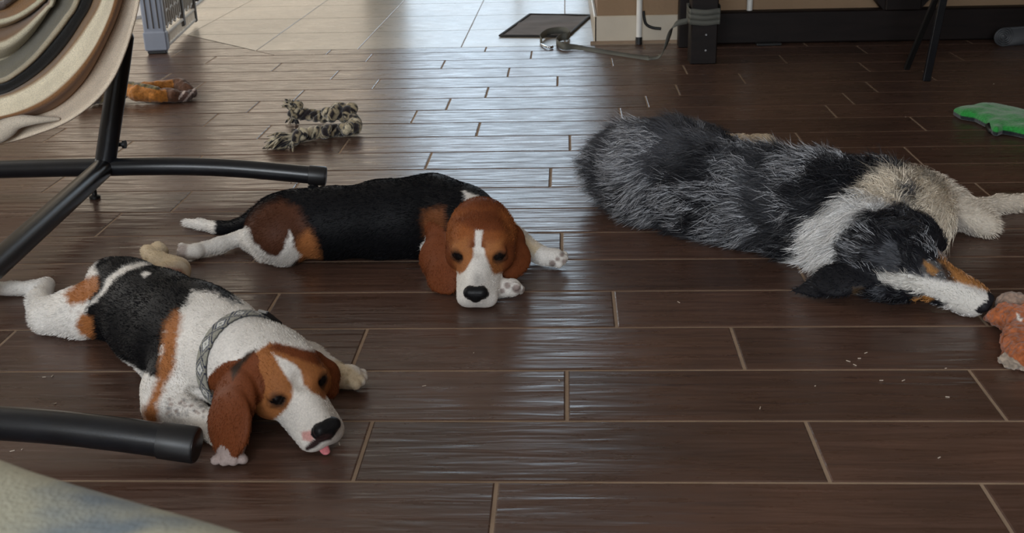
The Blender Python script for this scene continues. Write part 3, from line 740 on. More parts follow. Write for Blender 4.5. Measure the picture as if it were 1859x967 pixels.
for (px, py) in ((172, 356), (568, 338)):
    f = G(px, py, .006)
    h = .045 if px < 300 else .012
    MB().tube([f+np.array((0, 0, -.005)), f+np.array((0, 0, .001)), f+np.array((0, 0, .004)), f+np.array((0, 0, h))], [.014, .014, .007, .007], 16).build('foot_pad', M['cap'], stand, smooth='auto')

# ------------------------------------------------------------------ striped hammock cloth hanging in folds
arcs = [  # (points px,py from the left edge up to the top), depth offset, colour of the band OUTSIDE this arc
 ([(-60, 275), (0, 262), (60, 245), (130, 216), (190, 165), (228, 90), (252, 0), (262, -90)], .000),
 ([(-60, 232), (0, 217), (55, 210), (105, 192), (150, 150), (195, 70), (222, 0), (235, -90)], .020),
 ([(-60, 222), (0, 212), (50, 196), (98, 168), (142, 125), (180, 70), (207, 0), (222, -90)], -.022),
 ([(-60, 186), (0, 177), (42, 162), (88, 132), (126, 92), (160, 45), (184, 0), (205, -90)], -.010),
 ([(-60, 180), (0, 172), (38, 155), (80, 125), (118, 84), (148, 40), (168, 0), (190, -90)], .006),
 ([(-60, 158), (0, 152), (32, 136), (66, 108), (98, 72), (124, 38), (145, 0), (165, -90)], .004),
 ([(-60, 150), (0, 144), (30, 128), (62, 100), (92, 64), (116, 32), (135, 0), (155, -90)], -.014),
 ([(-60, 118), (0, 108), (30, 92), (56, 66), (76, 38), (90, 15), (100, 0), (120, -90)], .018),
 ([(-60, 84), (0, 76), (24, 66), (46, 50), (66, 32), (84, 14), (94, -2), (112, -90)], -.016),
 ([(-60, 62), (0, 50), (24, 42), (44, 32), (62, 20), (78, 6), (88, -8), (106, -90)], .016),
 ([(-60, 44), (0, 36), (24, 30), (44, 20), (58, 10), (68, 2), (76, -12), (98, -90)], -.012),
 ([(-60, 26), (0, 18), (12, 12), (22, 5), (32, -2), (40, -8), (50, -20), (80, -95)], .006),
 ([(-60, 14), (0, 4), (8, 0), (14, -6), (20, -12), (26, -18), (36, -30), (70, -100)], -.010),
]
bands = [(.82, .68, .52), (.25, .12, .05), (.76, .67, .50), (.33, .19, .09), (.014, .013, .012), (.42, .36, .26), (.20, .18, .13), (.55, .49, .36), (.26, .14, .06), (.55, .50, .36), (.36, .19, .08), (.12, .10, .09)]  # browns between creams and the innermost band: partly stripe, partly painted fold shade
NV = 60; SUB = 7
rows = []; rcol = []
HY = 2.35
A3 = []
for pts, dz in arcs:
    s_ = np.array(spl([(p[0], p[1], 0) for p in pts], 16))[:, :2]
    idx = np.linspace(0, len(s_)-1, NV); s_ = np.stack([np.interp(idx, range(len(s_)), s_[:, i]) for i in (0, 1)], 1)
    A3.append((s_, dz))
for b in range(len(arcs)-1):
    (sa, da), (sb, db) = A3[b], A3[b+1]
    for k in range(SUB):
        t = k/SUB; px = sa*(1-t)+sb*t; e = t*t*(3-2*t); dz = da*(1-e)+db*e
        curve = .014*math.sin(math.pi*t)*(1 if da >= db else -.3)
        rows.append([PY(p[0], p[1], HY+(dz-curve)*2.0+.10*b/12) for p in px]); c = np.array(bands[b])
        if b == 3: c = c if t < .999 else c
        rcol.append(c)
rows.append([PY(p[0], p[1], HY+A3[-1][1]+.1) for p in A3[-1][0]]); rcol.append(np.array(bands[-1]))
HV = np.array(rows).reshape(-1, 3); NR = len(rows)
wob = (vnoise(HV, 14, 51)-.5)*.012; HV[:, 1] += wob
HQ = [(i*NV+j, i*NV+j+1, (i+1)*NV+j+1, (i+1)*NV+j) for i in range(NR-1) for j in range(NV-1)]
hc = np.repeat(np.array(rcol), NV, 0)*(1+.12*(vnoise(HV, 60, 52)-.5))[:, None]
ham = fastmesh('hammock_cloth', HV, HQ, M['fabricv'], cols=hc, rough=np.full(len(HV), .9))
sm = ham.modifiers.new('thick', 'SOLIDIFY'); sm.thickness = .006; sm.offset = 0
tag(ham, 'cream, brown, black and tan striped hammock cloth hanging in curved folds', 'hammock')
# turned-up bottom hem: thick soft roll under the lowest fold
hem = spl([PY(-70, 262, HY-.02), PY(0, 238, HY-.03), PY(28, 222, HY-.035), PY(62, 218, HY-.03), PY(108, 216, HY-.0)], 12)
ho = MB().tube(hem, [.030, *np.linspace(.030, .003, len(hem)-1)], 20).build('hem_fold', None, ham, smooth='auto')
n_ = len(ho.data.vertices); setcol(ho.data, np.tile((.60, .52, .42), (n_, 1)), np.full(n_, .9)); ho.data.materials.append(M['fabricv'])

# ------------------------------------------------------------------ pet gate standing at the border of the pale tile
g0 = G(300, 96, 0); g1 = G(352, 46, 0)
gd = nrm((g1-g0)*np.array((1, 1, 0))); gl = np.linalg.norm(g1-g0); gn = np.array((gd[1], -gd[0], 0)); Z = np.array((0, 0, 1.))
gate = empty('pet_gate', g0); tag(gate, 'grey plastic pet gate with lattice panel standing on the floor', 'pet gate')
PW = .055
GH = .78
pc = g0-gn*.03
MB().obox(pc+Z*(GH/2+.012), gd, gn, Z, (.022, .045, GH/2), .006).build('post', M['gate'], gate)
mm = MB()
for q in (-.024, 0, .024): mm.obox(pc-gd*.0235+gn*q+Z*(GH/2+.05), gd, gn, Z, (.0018, .003, GH/2-.06), .001)
mm.build('post_rib', M['gatedk'], gate)
MB().obox(pc-gd*.002+Z*.055, gd, gn, Z, (.026, .049, .042), .006).build('post_bracket', M['gate'], gate)
MB().obox(pc+Z*.007, gd, gn, Z, (.020, .040, .0068), .003).build('foot', M['cap'], gate)
fr_ = MB(); c0 = g0+gn*.012
fr_.obox(c0+gd*gl*.5+Z*.032, gd, gn, Z, (gl*.5-.02, .008, .007), .002)
fr_.obox(c0+gd*gl*.5+Z*.082, gd, gn, Z, (gl*.5-.02, .008, .006), .002)
for q in np.linspace(.05, gl-.05, 12): fr_.obox(c0+gd*q+Z*.057, gd, gn, Z, (.0035, .006, .028))
fr_.build('bottom_rail', M['gatelt'], gate)
MB().obox(c0+gd*(gl*.56)+Z*(GH/2), gd, gn, Z, (.022, .009, GH/2-.05), .003).build('divider', M['gatedk'], gate)
MB().obox(c0+gd*(gl-.02)+Z*(GH/2), gd, gn, Z, (.018, .011, GH/2-.02), .003).build('end_stile', M['gatedk'], gate)
def lattice(a, b):
    MB().obox(c0+gd*(a+b)/2-gn*.010+Z*(GH/2+.03), gd, gn, Z, ((b-a)/2, .0015, GH/2-.08)).build('gap_shade_panel', M['gatedk'], gate)  # added dark sheet standing in for shade seen through the lattice gaps
    m = MB(); dk = MB(); nc = max(3, int((b-a)/.042))
    for i in range(nc):
        x = a+(b-a)*(i+.5)/nc
        m.obox(c0+gd*x+Z*(GH/2+.03), gd, gn, Z, (.0035, .005, GH/2-.08))
    z = .11
    while z < GH-.05:
        for i in range(nc):
            x = a+(b-a)*(i+.5)/nc; off = .009 if i % 2 else -.009
            p = c0+gd*x+Z*(z+off); q_ = c0+gd*(x+(b-a)/nc)+Z*(z-off)
            if i < nc-1: m.tube([p, q_], .0045, 6)
        z += .062
    m.build('lattice_panel', M['gatelt'], gate)
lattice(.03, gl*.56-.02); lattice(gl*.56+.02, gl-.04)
MB().obox(g0+gd*(gl+.02)+gn*.02+Z*.13, gd, gn, Z, (.02, .018, .014), .004).build('latch', M['gatedk'], gate)

# ------------------------------------------------------------------ white panel lying at the far left on the pale floor
w = [G(232, 38), G(352, 13), G(392, -18), G(250, -18)]
m = MB(); n = 4
m.add([(*p[:2], .0) for p in w]+[(*p[:2], .014) for p in w], [(3, 2, 1, 0), (4, 5, 6, 7)]+[(i, (i+1) % 4, (i+1) % 4+4, i+4) for i in range(4)])
o = m.build('white_board', plain('white_board', (.72, .72, .74), .5, var=.04)); tag(o, 'flat white board lying on the pale tile behind the pet gate', 'board')

# ------------------------------------------------------------------ floor mat
p0, p1, p2, p3 = G(908, 67), G(1030, 68), G(1072, 30), G(962, 28)
m = MB(); me_ = MB(); NX, NY = 26, 18; Vm = []; Cm = []
for j in range(NY+1):
    for i in range(NX+1):
        u, v = i/NX, j/NY; p = (p0*(1-u)+p1*u)*(1-v)+(p3*(1-u)+p2*u)*v
        z = .005+.004*math.exp(-((v-.55-.12*u)/.05)**2)+.002*math.sin(u*9+v*4)*u
        Vm.append((p[0], p[1], z))
Fm = [(j*(NX+1)+i, j*(NX+1)+i+1, (j+1)*(NX+1)+i+1, (j+1)*(NX+1)+i) for j in range(NY) for i in range(NX)]
mo = mesh('floor_mat', Vm, Fm, M['mat'], smooth=True); sm = mo.modifiers.new('t', 'SOLIDIFY'); sm.thickness = .0045; sm.offset = -1
tag(mo, 'small grey cloth mat with dark bound edge by the wall corner', 'mat')
c_ = [p0, p1, p2, p3, p0]; bt = []
for a, b in zip(c_[:-1], c_[1:]): bt += [a*(1-t)+b*t+Z*.006 for t in np.linspace(0, .96, 8)]
bt.append(p0+Z*.006)
MB().tube(bt, .008, 8, flat=.6).build('binding', M['matedge'], mo, smooth=True)

# ------------------------------------------------------------------ dark table: posts, plank base, pedestal, top out of frame
pf = G(1276, 117); 
table = empty('wooden_table', (1.2, 4.2, 0)); tag(table, 'dark stained heavy wooden table with square post and long floor plank', 'table')
MB().box(pf[0]-.050, pf[0]+.052, pf[1]+.0, pf[1]+.10, 0, .74, .004).build('leg', M['darkwood'], table)
pb_ = G(1240, 85)
MB().box(pb_[0]-.022, pb_[0]+.075, pb_[1]-.03, pb_[1]+.04, 0, .74, .004).build('leg', M['darkwood'], table)
MB().box(.60, 3.6, WY-.085, WY-.02, 0.002, .135, .006).build('floor_plank', M['darkwood'], table)
q0 = PY(1632, 20, WY-.06)
pm = MB(); 
for sx in (-1, 1):
    a = [(q0[0]+sx*.075, WY-.10, .135), (q0[0]+sx*.045, WY-.10, .135), (q0[0]+sx*.25, WY-.10, .42), (q0[0]+sx*.32, WY-.10, .42)]
    pm.add(a+[(x, y+.07, z) for x, y, z in a], [(0, 1, 2, 3), (7, 6, 5, 4), (0, 3, 7, 4), (1, 5, 6, 2), (0, 4, 5, 1), (3, 2, 6, 7)])
pm.build('brace', M['darkwood'], table)
MB().box(q0[0]-.072, q0[0]+.072, WY-.12, WY-.03, .135, .74, .004).build('pedestal', M['darkwood'], table)
MB().box(.42, 3.7, 3.35, WY-.10, .74, .785, .008).build('tabletop', M['darkwood'], table)
for z in (.055, .115): MB().tube([(pf[0]+.008, pf[1]-.0005, z), (pf[0]+.008, pf[1]-.003, z)], .004, 10).build('bolt', M['steel'], table)

# rods leaning by the wall
def rod(px, y, label, zb):
    p = PY(px, 60, y)
    r = empty('rod', (p[0], y, 0)); tag(r, label, 'rod')
    MB().tube([(p[0], y, zb), (p[0]+.004, y, 1.3)], .0125, 20).build('shaft', M['rod'], r, smooth='auto')
    if zb < .1: MB().tube([(p[0], y, .002), (p[0], y, .03), (p[0], y, .032)], [.0145, .0145, .0125], 20).build('ferrule', M['cap'], r, smooth='auto')
    return r
rod(1160, WY-.045, 'white rod with black tip standing against the wall corner by the mat', .03)
pw = PY(1360, 30, WY-.05)
rr_ = empty('rod', (pw[0], WY-.05, .135)); tag(rr_, 'white rod standing on the dark plank, right of the square post', 'rod')
MB().tube([(pw[0], WY-.05, .136), (pw[0], WY-.05, 1.2)], .012, 18).build('shaft', M['rod'], rr_, smooth='auto')
hk = MB().tube(spl([PY(1168, 20, WY-.03), PY(1172, 42, WY-.03), PY(1184, 50, WY-.03), PY(1200, 52, WY-.03)], 8), .006, 8).build('hook', M['black'], None, smooth=True)
tag(hk, 'short curved black hook against the baseboard beside the white rod', 'hook')

# ------------------------------------------------------------------ leash
def ribbon(name, P, wdir, w, mat, parent=None, th=.002):
    P = spl(P, 14); V, F = [], []
    Wd = spl(wdir, 14) if isinstance(wdir, list) else [np.array(wdir)]*len(P)
    for p, d in zip(P, Wd): d = nrm(d); V += [p-d*w/2, p+d*w/2]
    F = [(2*i, 2*i+2, 2*i+3, 2*i+1) for i in range(len(P)-1)]
    o = mesh(name, V, F, mat, None, True); s_ = o.modifiers.new('t', 'SOLIDIFY'); s_.thickness = th; s_.offset = 0
    if parent: adopt(o, parent)
    return o
lp = G(1010, 85)
leash = empty('leash', (lp[0], lp[1], 0)); tag(leash, 'grey-green webbing leash running from the floor up to the dark wooden post', 'leash')
up_ = (0, 0, 1); lay = (0, .6, .8)
gy = pf[1]
ribbon('strap', [G(984, 76, .012), G(981, 68, .02), G(995, 58, .022), G(1020, 55, .022), G(1034, 60, .022), G(1030, 66, .02), G(1018, 68, .018), G(1010, 76, .016), G(1022, 84, .016), G(1050, 86, .010), G(1100, 95, .005), G(1150, 103, .004), G(1178, 106, .006)], [(0, .1, 1)]*8+[(0, .4, .9)]+[(0, 1, .6)]*4, .030, M['strap'], leash)
ribbon('strap', [G(1178, 106, .006), G(1196, 103, .012), PY(1206, 90, gy+.05), PY(1214, 66, gy+.03), PY(1220, 50, gy+.0), PY(1230, 42, gy-.01), PY(1248, 38, gy-.012)], [(0, 1, .35), (0, 1, .4), (.4, .9, .1), (.8, .6, .1), (.6, .6, .5), (.1, .3, 1), (0, 0, 1)], .022, M['strap'], leash)
wr = []
x0_, x1_, y0_, y1_ = pf[0]-.054, pf[0]+.056, pf[1]-.004, pf[1]+.104
for k, z in enumerate((.165, .185, .205)):
    z2 = z+.006
    ribbon('wrap', [np.array(p) for p in ((x0_-.004, y1_, z2), (x0_-.004, y0_+.01, z), (x0_+.01, y0_-.003, z), ((x0_+x1_)/2, y0_-.006-.001*k, z-.004), (x1_-.01, y0_-.003, z), (x1_+.004, y0_+.01, z), (x1_+.004, y1_, z2), ((x0_+x1_)/2, y1_+.006, z2), (x0_-.004, y1_, z2))], (0, .15, 1), .020, M['strap'], leash)
cl_ = MB().tube(spl([G(983, 80, .008), G(990, 84, .009), G(997, 86, .008), G(1003, 85, .007)], 6), [.004]*13+[.006]*6, 10).build('clip', M['steel'], leash, smooth=True); cl_['label'] = 'shiny metal snap clip'

# ------------------------------------------------------------------ folding table leg, flat bar, rolled thing
fl0 = G(1681, 150); ft = PY(1712, 0, fl0[1]-.02); kx = ft-fl0; HL = .70/nrm(kx)[2]/2
leg = empty('folding_leg', fl0); tag(leg, 'slanting black metal table leg standing on the floor in the right background', 'table leg')
d_ = nrm(kx); sd_ = nrm(np.cross(d_, (0, 1, 0))); dp = np.cross(sd_, d_)
MB().obox(fl0+d_*HL+Z*.006, sd_, dp, d_, (.013, .009, HL), .002).build('bar', M['tube'], leg)
f2 = fl0+np.array((-.006, .22, 0)); kx2 = nrm((ft+np.array((-.01, .04, 0)))-f2); s2 = nrm(np.cross(kx2, (0, 1, 0)))
MB().obox(f2+kx2*.34+Z*.006, s2, np.cross(s2, kx2), kx2, (.010, .008, .34), .002).build('bar', M['black'], leg)
fb = G(1395, 82)
o = MB().obox(fb+Z*.006, (1, .02, 0), (-.02, 1, 0), Z, (.052, .018, .0055), .002).build('flat_bar', M['black']); tag(o, 'small flat black bar lying on the floor before the dark plank', 'bar')
rl = G(1822, 86)
RV, RF = [], []
for i in range(120):
    a = i*.22; r_ = .006+.0105*a/ (2*math.pi)/1.3
    for y in (0, .32): RV.append((rl[0]+r_*math.cos(a)+y*.95, rl[1]+.02+y*.3, .040+r_*math.sin(a)))
RF = [(2*i, 2*i+2, 2*i+3, 2*i+1) for i in range(119)]
o = mesh('rolled_mat', RV, RF, plain('dark_rubber', (.03, .032, .036), .6), smooth=True); s_ = o.modifiers.new('t', 'SOLIDIFY'); s_.thickness = .004
tag(o, 'small dark rolled-up mat on the floor at the right edge near the plank', 'rolled mat')

# ------------------------------------------------------------------ green plush toy
gp = [(1731, 196), (1752, 192), (1775, 190), (1800, 187), (1830, 192), (1862, 199), (1885, 206), (1890, 246), (1862, 238), (1840, 233), (1822, 230), (1812, 234), (1803, 232), (1792, 219), (1770, 208), (1745, 204)]
def slab(name, poly, h, mat, col, z0=.001, puff=.012, jag=0, seed=1, vox=.004):
    P = np.array([G(x, y, z0+h)[:2] for x, y in poly]); lo = P.min(0)-.01; hi = P.max(0)+.01
    nx, ny, nz = int((hi[0]-lo[0])/vox)+1, int((hi[1]-lo[1])/vox)+1, int((h+puff+.02)/vox)+2
    X, Y, Z_ = np.meshgrid(lo[0]+vox*np.arange(nx), lo[1]+vox*np.arange(ny), z0-vox*1.5+vox*np.arange(nz), indexing='ij')
    d = poly_sd(np.stack([X[:, :, 0].ravel(), Y[:, :, 0].ravel()], 1), P).reshape(nx, ny)
    if jag: d = d+(vnoise(np.stack([X[:, :, 0].ravel(), Y[:, :, 0].ravel(), 0*X[:, :, 0].ravel()], 1), 70, seed).reshape(nx, ny)-.5)*jag
    top = z0+h+puff*(1-np.exp(np.minimum(d, 0)/.02))
    top = top+(vnoise(np.stack([X[:, :, 0].ravel(), Y[:, :, 0].ravel(), 0*X[:, :, 0].ravel()], 1), 28, seed+1).reshape(nx, ny)-.5)*h*.5
    A = d[..., None]; Bz = np.maximum(Z_-top[..., None], z0-Z_); k = .008
    hh = np.maximum(k-np.abs(A-Bz), 0)/k; D = np.maximum(A, Bz)+hh*hh*k*.25
    V, Q = surface_nets(D.astype(np.float32), np.array((lo[0], lo[1], z0-vox*1.5)), vox)
    return V, Q
V, Q = slab('g', gp, .024, None, None)
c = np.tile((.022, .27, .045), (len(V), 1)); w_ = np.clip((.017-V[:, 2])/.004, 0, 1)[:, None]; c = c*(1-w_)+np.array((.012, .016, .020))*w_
o = fastmesh('green_toy', V, Q, M['plush'], cols=c, rough=np.full(len(V), .9)); tag(o, 'flat bright green plush toy with dark underside at the right edge', 'plush toy')
o2 = MB().tube(spl([G(1795, 228, .016), G(1800, 236, .010), G(1812, 240, .006)], 5), [.010]*5+[.012]*6, 10).build('tab', M['black'], o, smooth=True)

# ------------------------------------------------------------------ orange plush fox body at the shepherd's nose
B = Body()
B.chain([(1806, 575, .018, .011), (1822, 574, .024, .020), (1848, 582, .024, .026), (1880, 590, .024, .030)], 'plush', .015)
B.chain([(1852, 590, .022, .026), (1850, 620, .020, .026), (1852, 648, .018, .024)], 'plush', .015)
B.chain([(1815, 570, .016, .010), (1803, 575, .012, .008), (1793, 578, .008, .005)], 'plush', .01)
B.chain([(1829, 545, .020, .014), (1832, 556, .028, .022), (1855, 556, .028, .020), (1885, 560, .028, .022)], 'grey', .01)
B.chain([(1822, 652, .012, .011), (1842, 657, .013, .014), (1865, 658, .013, .014), (1885, 658, .013, .014)], 'paw', .006)
V, Q = B.skin(.0024)
N = vnormals(V, Q); V = V+N*((vnoise(V, 190, 61)-.5)*.007+(vnoise(V, 60, 62)-.5)*.006)[:, None]; V[:, 2] = np.maximum(V[:, 2], .0007)
K = Coat(B, V, (.36, .105, .035)); K.tag('grey', (.36, .25, .19)); K.tag('paw', (.40, .32, .25)); K.c *= (.65+.7*vnoise(V, 90, 63))[:, None]
K.poly([(1858, 548), (1885, 548), (1885, 640), (1850, 640), (1856, 590)], (.42, .12, .04), 5, 4, amt=.8)
K.poly([(1845, 568), (1850, 570), (1852, 578), (1857, 577), (1854, 584), (1847, 580)], (.8, .76, .7), 1.5, 1)
foxo = fastmesh('plush_fox', V, Q, M['plush'], cols=K.c, rough=np.full(len(V), .95)); tag(foxo, 'worn orange and grey plush toy lying under the long-haired dog\'s nose', 'plush toy')

# ------------------------------------------------------------------ tiger striped tug toy with rope end
B = Body()
B.chain([(150, 176, .035, .030), (180, 170, .035, .032), (214, 166, .038, .034)], 'dark', .01)
B.chain([(222, 158, .045, .022), (250, 170, .034, .027), (285, 173, .028, .026), (308, 174, .024, .022)], 'leg', .008)
B.chain([(262, 160, .040, .020), (290, 157, .038, .022), (322, 155, .036, .022)], 'leg', .006)
B.chain([(228, 155, .055, .014), (262, 158, .056, .012), (285, 162, .050, .012)], 'dark2', .006)
B.chain([(300, 172, .026, .026), (316, 174, .024, .026)], 'cuff', .004)
B.chain([(322, 154, .038, .025), (334, 158, .034, .024), (344, 164, .026, .018)], 'cuff', .004)
B.chain([(315, 176, .020, .018), (338, 175, .020, .017), (352, 168, .022, .013)], 'rope', .004)
V, Q = B.skin(.0034)
N = vnormals(V, Q); V = V+N*((vnoise(V, 70, 65)-.5)*.008)[:, None]; V[:, 2] = np.maximum(V[:, 2], .0007)
K = Coat(B, V, (.46, .18, .035)); K.tag('dark', (.12, .075, .045)); K.tag('dark2', (.10, .085, .045)); K.tag('cuff', (.13, .06, .035)); K.tag('rope', (.12, .07, .06))
K.c *= (.6+.8*vnoise(V, 70, 66))[:, None]
sx = ((K.P[:, 0]+K.P[:, 1]*.8)/15) % 1; K.mix(K.tagm('rope')*np.clip((sx < .30)*1.0, 0, 1), (.62, .52, .48)); K.mix(K.tagm('dark')*(sx < .3)*.7, (.35, .28, .10)); K.mix(K.tagm('dark2')*(sx < .35)*.7, (.30, .24, .10))
tig = fastmesh('tug_toy', V, Q, M['plush'], cols=K.c, rough=np.full(len(V), .9)); tag(tig, 'orange and brown plush tug toy with a rope end, behind the hammock stand upright', 'dog toy')

# ------------------------------------------------------------------ camouflage rope toy: braid with knots and frayed ends
CAM = [(.50, .43, .30), (.012, .010, .011), (.33, .27, .17), (.018, .013, .014)]
rt = empty('rope_toy', G(590, 225, 0)); tag(rt, 'black and tan camouflage knotted rope toy on the floor behind the black-backed hound', 'dog toy')
def camo(o, seed):
    V = np.array([v.co[:] for v in o.data.vertices]); nz_ = vnoise(V, 42, seed)*.8+vnoise(V, 90, seed+1)*.2
    k = np.clip(((nz_-.25)/.5*4).astype(int), 0, 3); c = np.array(CAM)[k]; setcol(o.data, c, np.full(len(V), .9)); o.data.materials.append(M['plush'])
def braid(name, pts, r, turns, seed, strands=3):
    P = np.array(spl([G(*p) for p in pts], 16)); n = len(P); m = MB(); T_ = np.gradient(P, axis=0); T_ /= np.linalg.norm(T_, axis=1, keepdims=True)
    for s_ in range(strands):
        path = []
        for i in range(n):
            ph = 2*math.pi*(turns*i/n+s_/strands); a = nrm(np.cross(T_[i], Z)); b = np.cross(a, T_[i])
            path.append(P[i]+a*math.cos(ph)*r*.62+b*math.sin(ph)*r*.62)
        m.tube(path, r*.60, 10)
    o = m.build(name, None, rt, smooth=True); camo(o, seed); return o
def knot(name, c, R, seed, tilt=0):
    m = MB(); c = np.array(c); P = []
    for i in range(97):
        t = 2*math.pi*i/96; x = (math.sin(t)+2*math.sin(2*t)); y = (math.cos(t)-2*math.cos(2*t)); z = -math.sin(3*t)
        v = np.array((x, y*.8, z*.9))*R*.26; ca_, sa_ = math.cos(tilt), math.sin(tilt); v = np.array((v[0]*ca_-v[2]*sa_, v[1], v[0]*sa_+v[2]*ca_)); P.append(c+v)
    m.tube(P, R*.42, 12, cap=False); o = m.build(name, None, rt, smooth=True); camo(o, seed); return o
def fray(name, c, d, seed, n=26, ln=.05, r=.0035):
    m = MB(); c = np.array(c); rg = np.random.default_rng(seed)
    for i in range(n):
        dd = nrm(np.array(d)+rg.normal(0, .38, 3)); a = c+rg.normal(0, .006, 3); b = a+dd*ln*.5; e = b+nrm(dd+np.array((0, 0, -.6)))*ln*.5*rg.uniform(.6, 1.2)
        b[2] = max(b[2], .005); e[2] = max(e[2], .004); m.tube(spl([a, b, e], 4), [r]*6+[r*.8, r*.6, r*.3], 6)
    o = m.build(name, None, rt, smooth=True); camo(o, seed); return o
braid('rope', [(535, 205, .045), (560, 208, .035), (590, 212, .032), (620, 205, .04), (640, 215, .035), (645, 232, .024), (620, 236, .022), (585, 238, .022), (555, 244, .022), (535, 246, .022)], .017, 7, 71)
knot('knot', G(608, 204, .050), .040, 72, .3); knot('knot', G(592, 240, .032), .022, 75, 1.2)
knot('knot', G(632, 206, .046), .034, 77, 1.0); knot('knot', G(540, 248, .030), .030, 73, .6); knot('knot', G(536, 200, .050), .030, 74, 1.1)
knot('knot', G(632, 232, .032), .030, 76, .2)
fray('frayed_end', G(532, 250, .028), (-1, -.35, -.1), 81, 46, .085); fray('frayed_end', G(530, 196, .060), (-.4, -.1, .8), 82, 26, .035)
fray('frayed_end', G(536, 214, .020), (.0, -.3, -.6), 83, 16, .03)

# ------------------------------------------------------------------ pale patterned seat cushion edge close to the camera
ce = [(-140, 745), (-60, 766), (0, 782), (60, 803), (130, 824), (220, 849), (310, 873), (400, 897), (470, 918), (560, 946), (640, 975), (720, 1010)]
CY = .50
E_ = [G(x, y, CY) for x, y in ce]; E_ = np.array(spl(E_, 8)); nE = len(E_)
tan_ = np.gradient(E_, axis=0); tan_ /= np.linalg.norm(tan_, axis=1, keepdims=True); outd = np.stack([-tan_[:, 1], tan_[:, 0], 0*tan_[:, 0]], 1)
prof = [(-.62, .0), (-.45, .004), (-.30, .006), (-.18, .006), (-.10, .004), (-.05, 0), (-.02, -.006), (-.004, -.018), (.003, -.035), (.004, -.06), (.0, -.09), (-.004, -.13), (-.006, -.2)]
BV = []; 
for i in range(nE):
    for (a, h) in prof: p = E_[i]+outd[i]*a; BV.append((p[0], p[1], CY+h))
BV = np.array(BV); npf = len(prof)
BQ = [(i*npf+j, (i+1)*npf+j, (i+1)*npf+j+1, i*npf+j+1) for i in range(nE-1) for j in range(npf-1)]
mB, tB, bB = nt('patterned_throw')
n1 = noise(tB, 11, 2); r1 = ramp(tB, n1.outputs[0], [(.32, (.20, .24, .27)), (.42, (.42, .41, .32)), (.60, (.47, .45, .34)), (.76, (.26, .25, .17))])
tB.links.new(r1.outputs[0], bB.inputs['Base Color']); bB.inputs['Roughness'].default_value = .9
n2 = noise(tB, 300, 2); bump(tB, n2.outputs[0], 1, .001, bB)
bl = fastmesh('throw_blanket', BV, BQ, mB); sm = bl.modifiers.new('t', 'SOLIDIFY'); sm.thickness = .008; sm.offset = -1; sb = bl.modifiers.new('s', 'SUBSURF'); sb.levels = 1; sb.render_levels = 2
tag(bl, 'pale cream throw with soft blue and olive blotches in the near corner', 'throw')
# crumbs and lint on the tiles
m = MB(); spots = [(80, 684), (95, 682), (40, 815), (22, 818), (100, 732), (1560, 650), (1572, 640), (1552, 662), (1705, 830), (1640, 690), (1717, 668), (1720, 720), (1232, 548), (1540, 655), (616, 805), (770, 700), (1015, 690), (1480, 700), (860, 640), (1644, 212), (1804, 152), (528, 331), (1600, 690), (1380, 740)]
for i, (x, y) in enumerate(spots):
    p = G(x, y, .001); a = RNG.random()*6.28; l_ = .0012+.0028*RNG.random()
    m.obox(p, (math.cos(a), math.sin(a), 0), (-math.sin(a), math.cos(a), 0), Z, (l_, .0006, .0006))
o = m.build('crumbs', plain('crumb', (.5, .42, .34), .8)); tag(o, 'scattered tiny pale crumbs and lint on the wood-look floor', 'crumbs', kind='stuff')
# ------------------------------------------------------------------ long-haired shepherd lying on its side, back to the camera
B = Body()
B.chain([(1130, 300, .095, .078), (1195, 315, .11, .100), (1290, 340, .105, .100), (1390, 362, .10, .094), (1490, 380, .105, .100), (1580, 392, .105, .100)], 'body', .04)
B.cone(G(1590, 380, .10), G(1660, 385, .10), .095, .075, 'chest', .04)
B.cone(G(1560, 420, .09), G(1610, 450, .085), .085, .070, 'neck', .03)
B.chain([(1150, 262, .10, .05), (1230, 258, .09, .05), (1300, 258, .04, .03)], 'hind', .02)
B.chain([(1295, 262, .04, .026), (1345, 254, .022, .018)], 'foot', .012)
paw(B, G(1352, 256, .022), (1, .05, 0), (0, 0, 1), .022, 'foot')
B.chain([(1310, 275, .05, .026), (1372, 256, .026, .018)], 'foot', .012)
paw(B, G(1388, 256, .024), (1, -.05, -.05), (0, 0, 1), .025, 'foot')
B.chain([(1680, 360, .085, .06), (1730, 378, .055, .040), (1775, 400, .034, .030)], 'leg', .02)
B.cone(G(1775, 400, .034), G(1792, 409, .028), .030, .026, 'leg', .01)
B.chain([(1782, 398, .030, .028), (1778, 378, .024, .021), (1815, 370, .022, .020), (1870, 366, .020, .020), (1900, 362, .02, .02)], 'leg', .012)
paw(B, G(1912, 362, .022), (1, .1, 0), (0, 0, 1), .024, 'leg')
sk = G(1612, 468, .080); ns = G(1790, 551, .033); fC = nrm(ns-sk); LC = np.linalg.norm(ns-sk)
up = nrm((-.30, -.62, .74))
H = frame_head(sk, fC, up)
B.cone(H(-.020, 0, -.01), H(.025, 0, -.005), .066, .060, 'head', .03)
for q in (-1, 1):
    B.cone(H(.00, q*.030, -.02), H(.05, q*.026, -.015), .045, .032, 'head', .02)
    B.cone(H(.055, q*.020, .018), H(.085, q*.022, .014), .022, .014, 'head', .015)
    B.cone(H(.10, q*.012, -.008), H(LC-.022, q*.013, -.012), .026, .020, 'muzzle', .012)
B.cone(H(.055, 0, -.002), H(LC-.012, 0, .002), .040, .0185, 'muzzle', .02)
B.cone(H(.07, 0, -.022), H(LC-.03, 0, -.018), .022, .012, 'chin', .01)
for q in (-1, 1):
    B.cone(H(.095, q*.036, .006), H(.078, q*.040, .004), .0025, .0025, 'cut', .004, op='-')
    B.ball(H(.080, q*.030, .008), .0095, 'head', .006)
B.cone(H(LC, -.0085, .004), H(LC, .0085, .004), .0115, .0115, 'nose', .003)
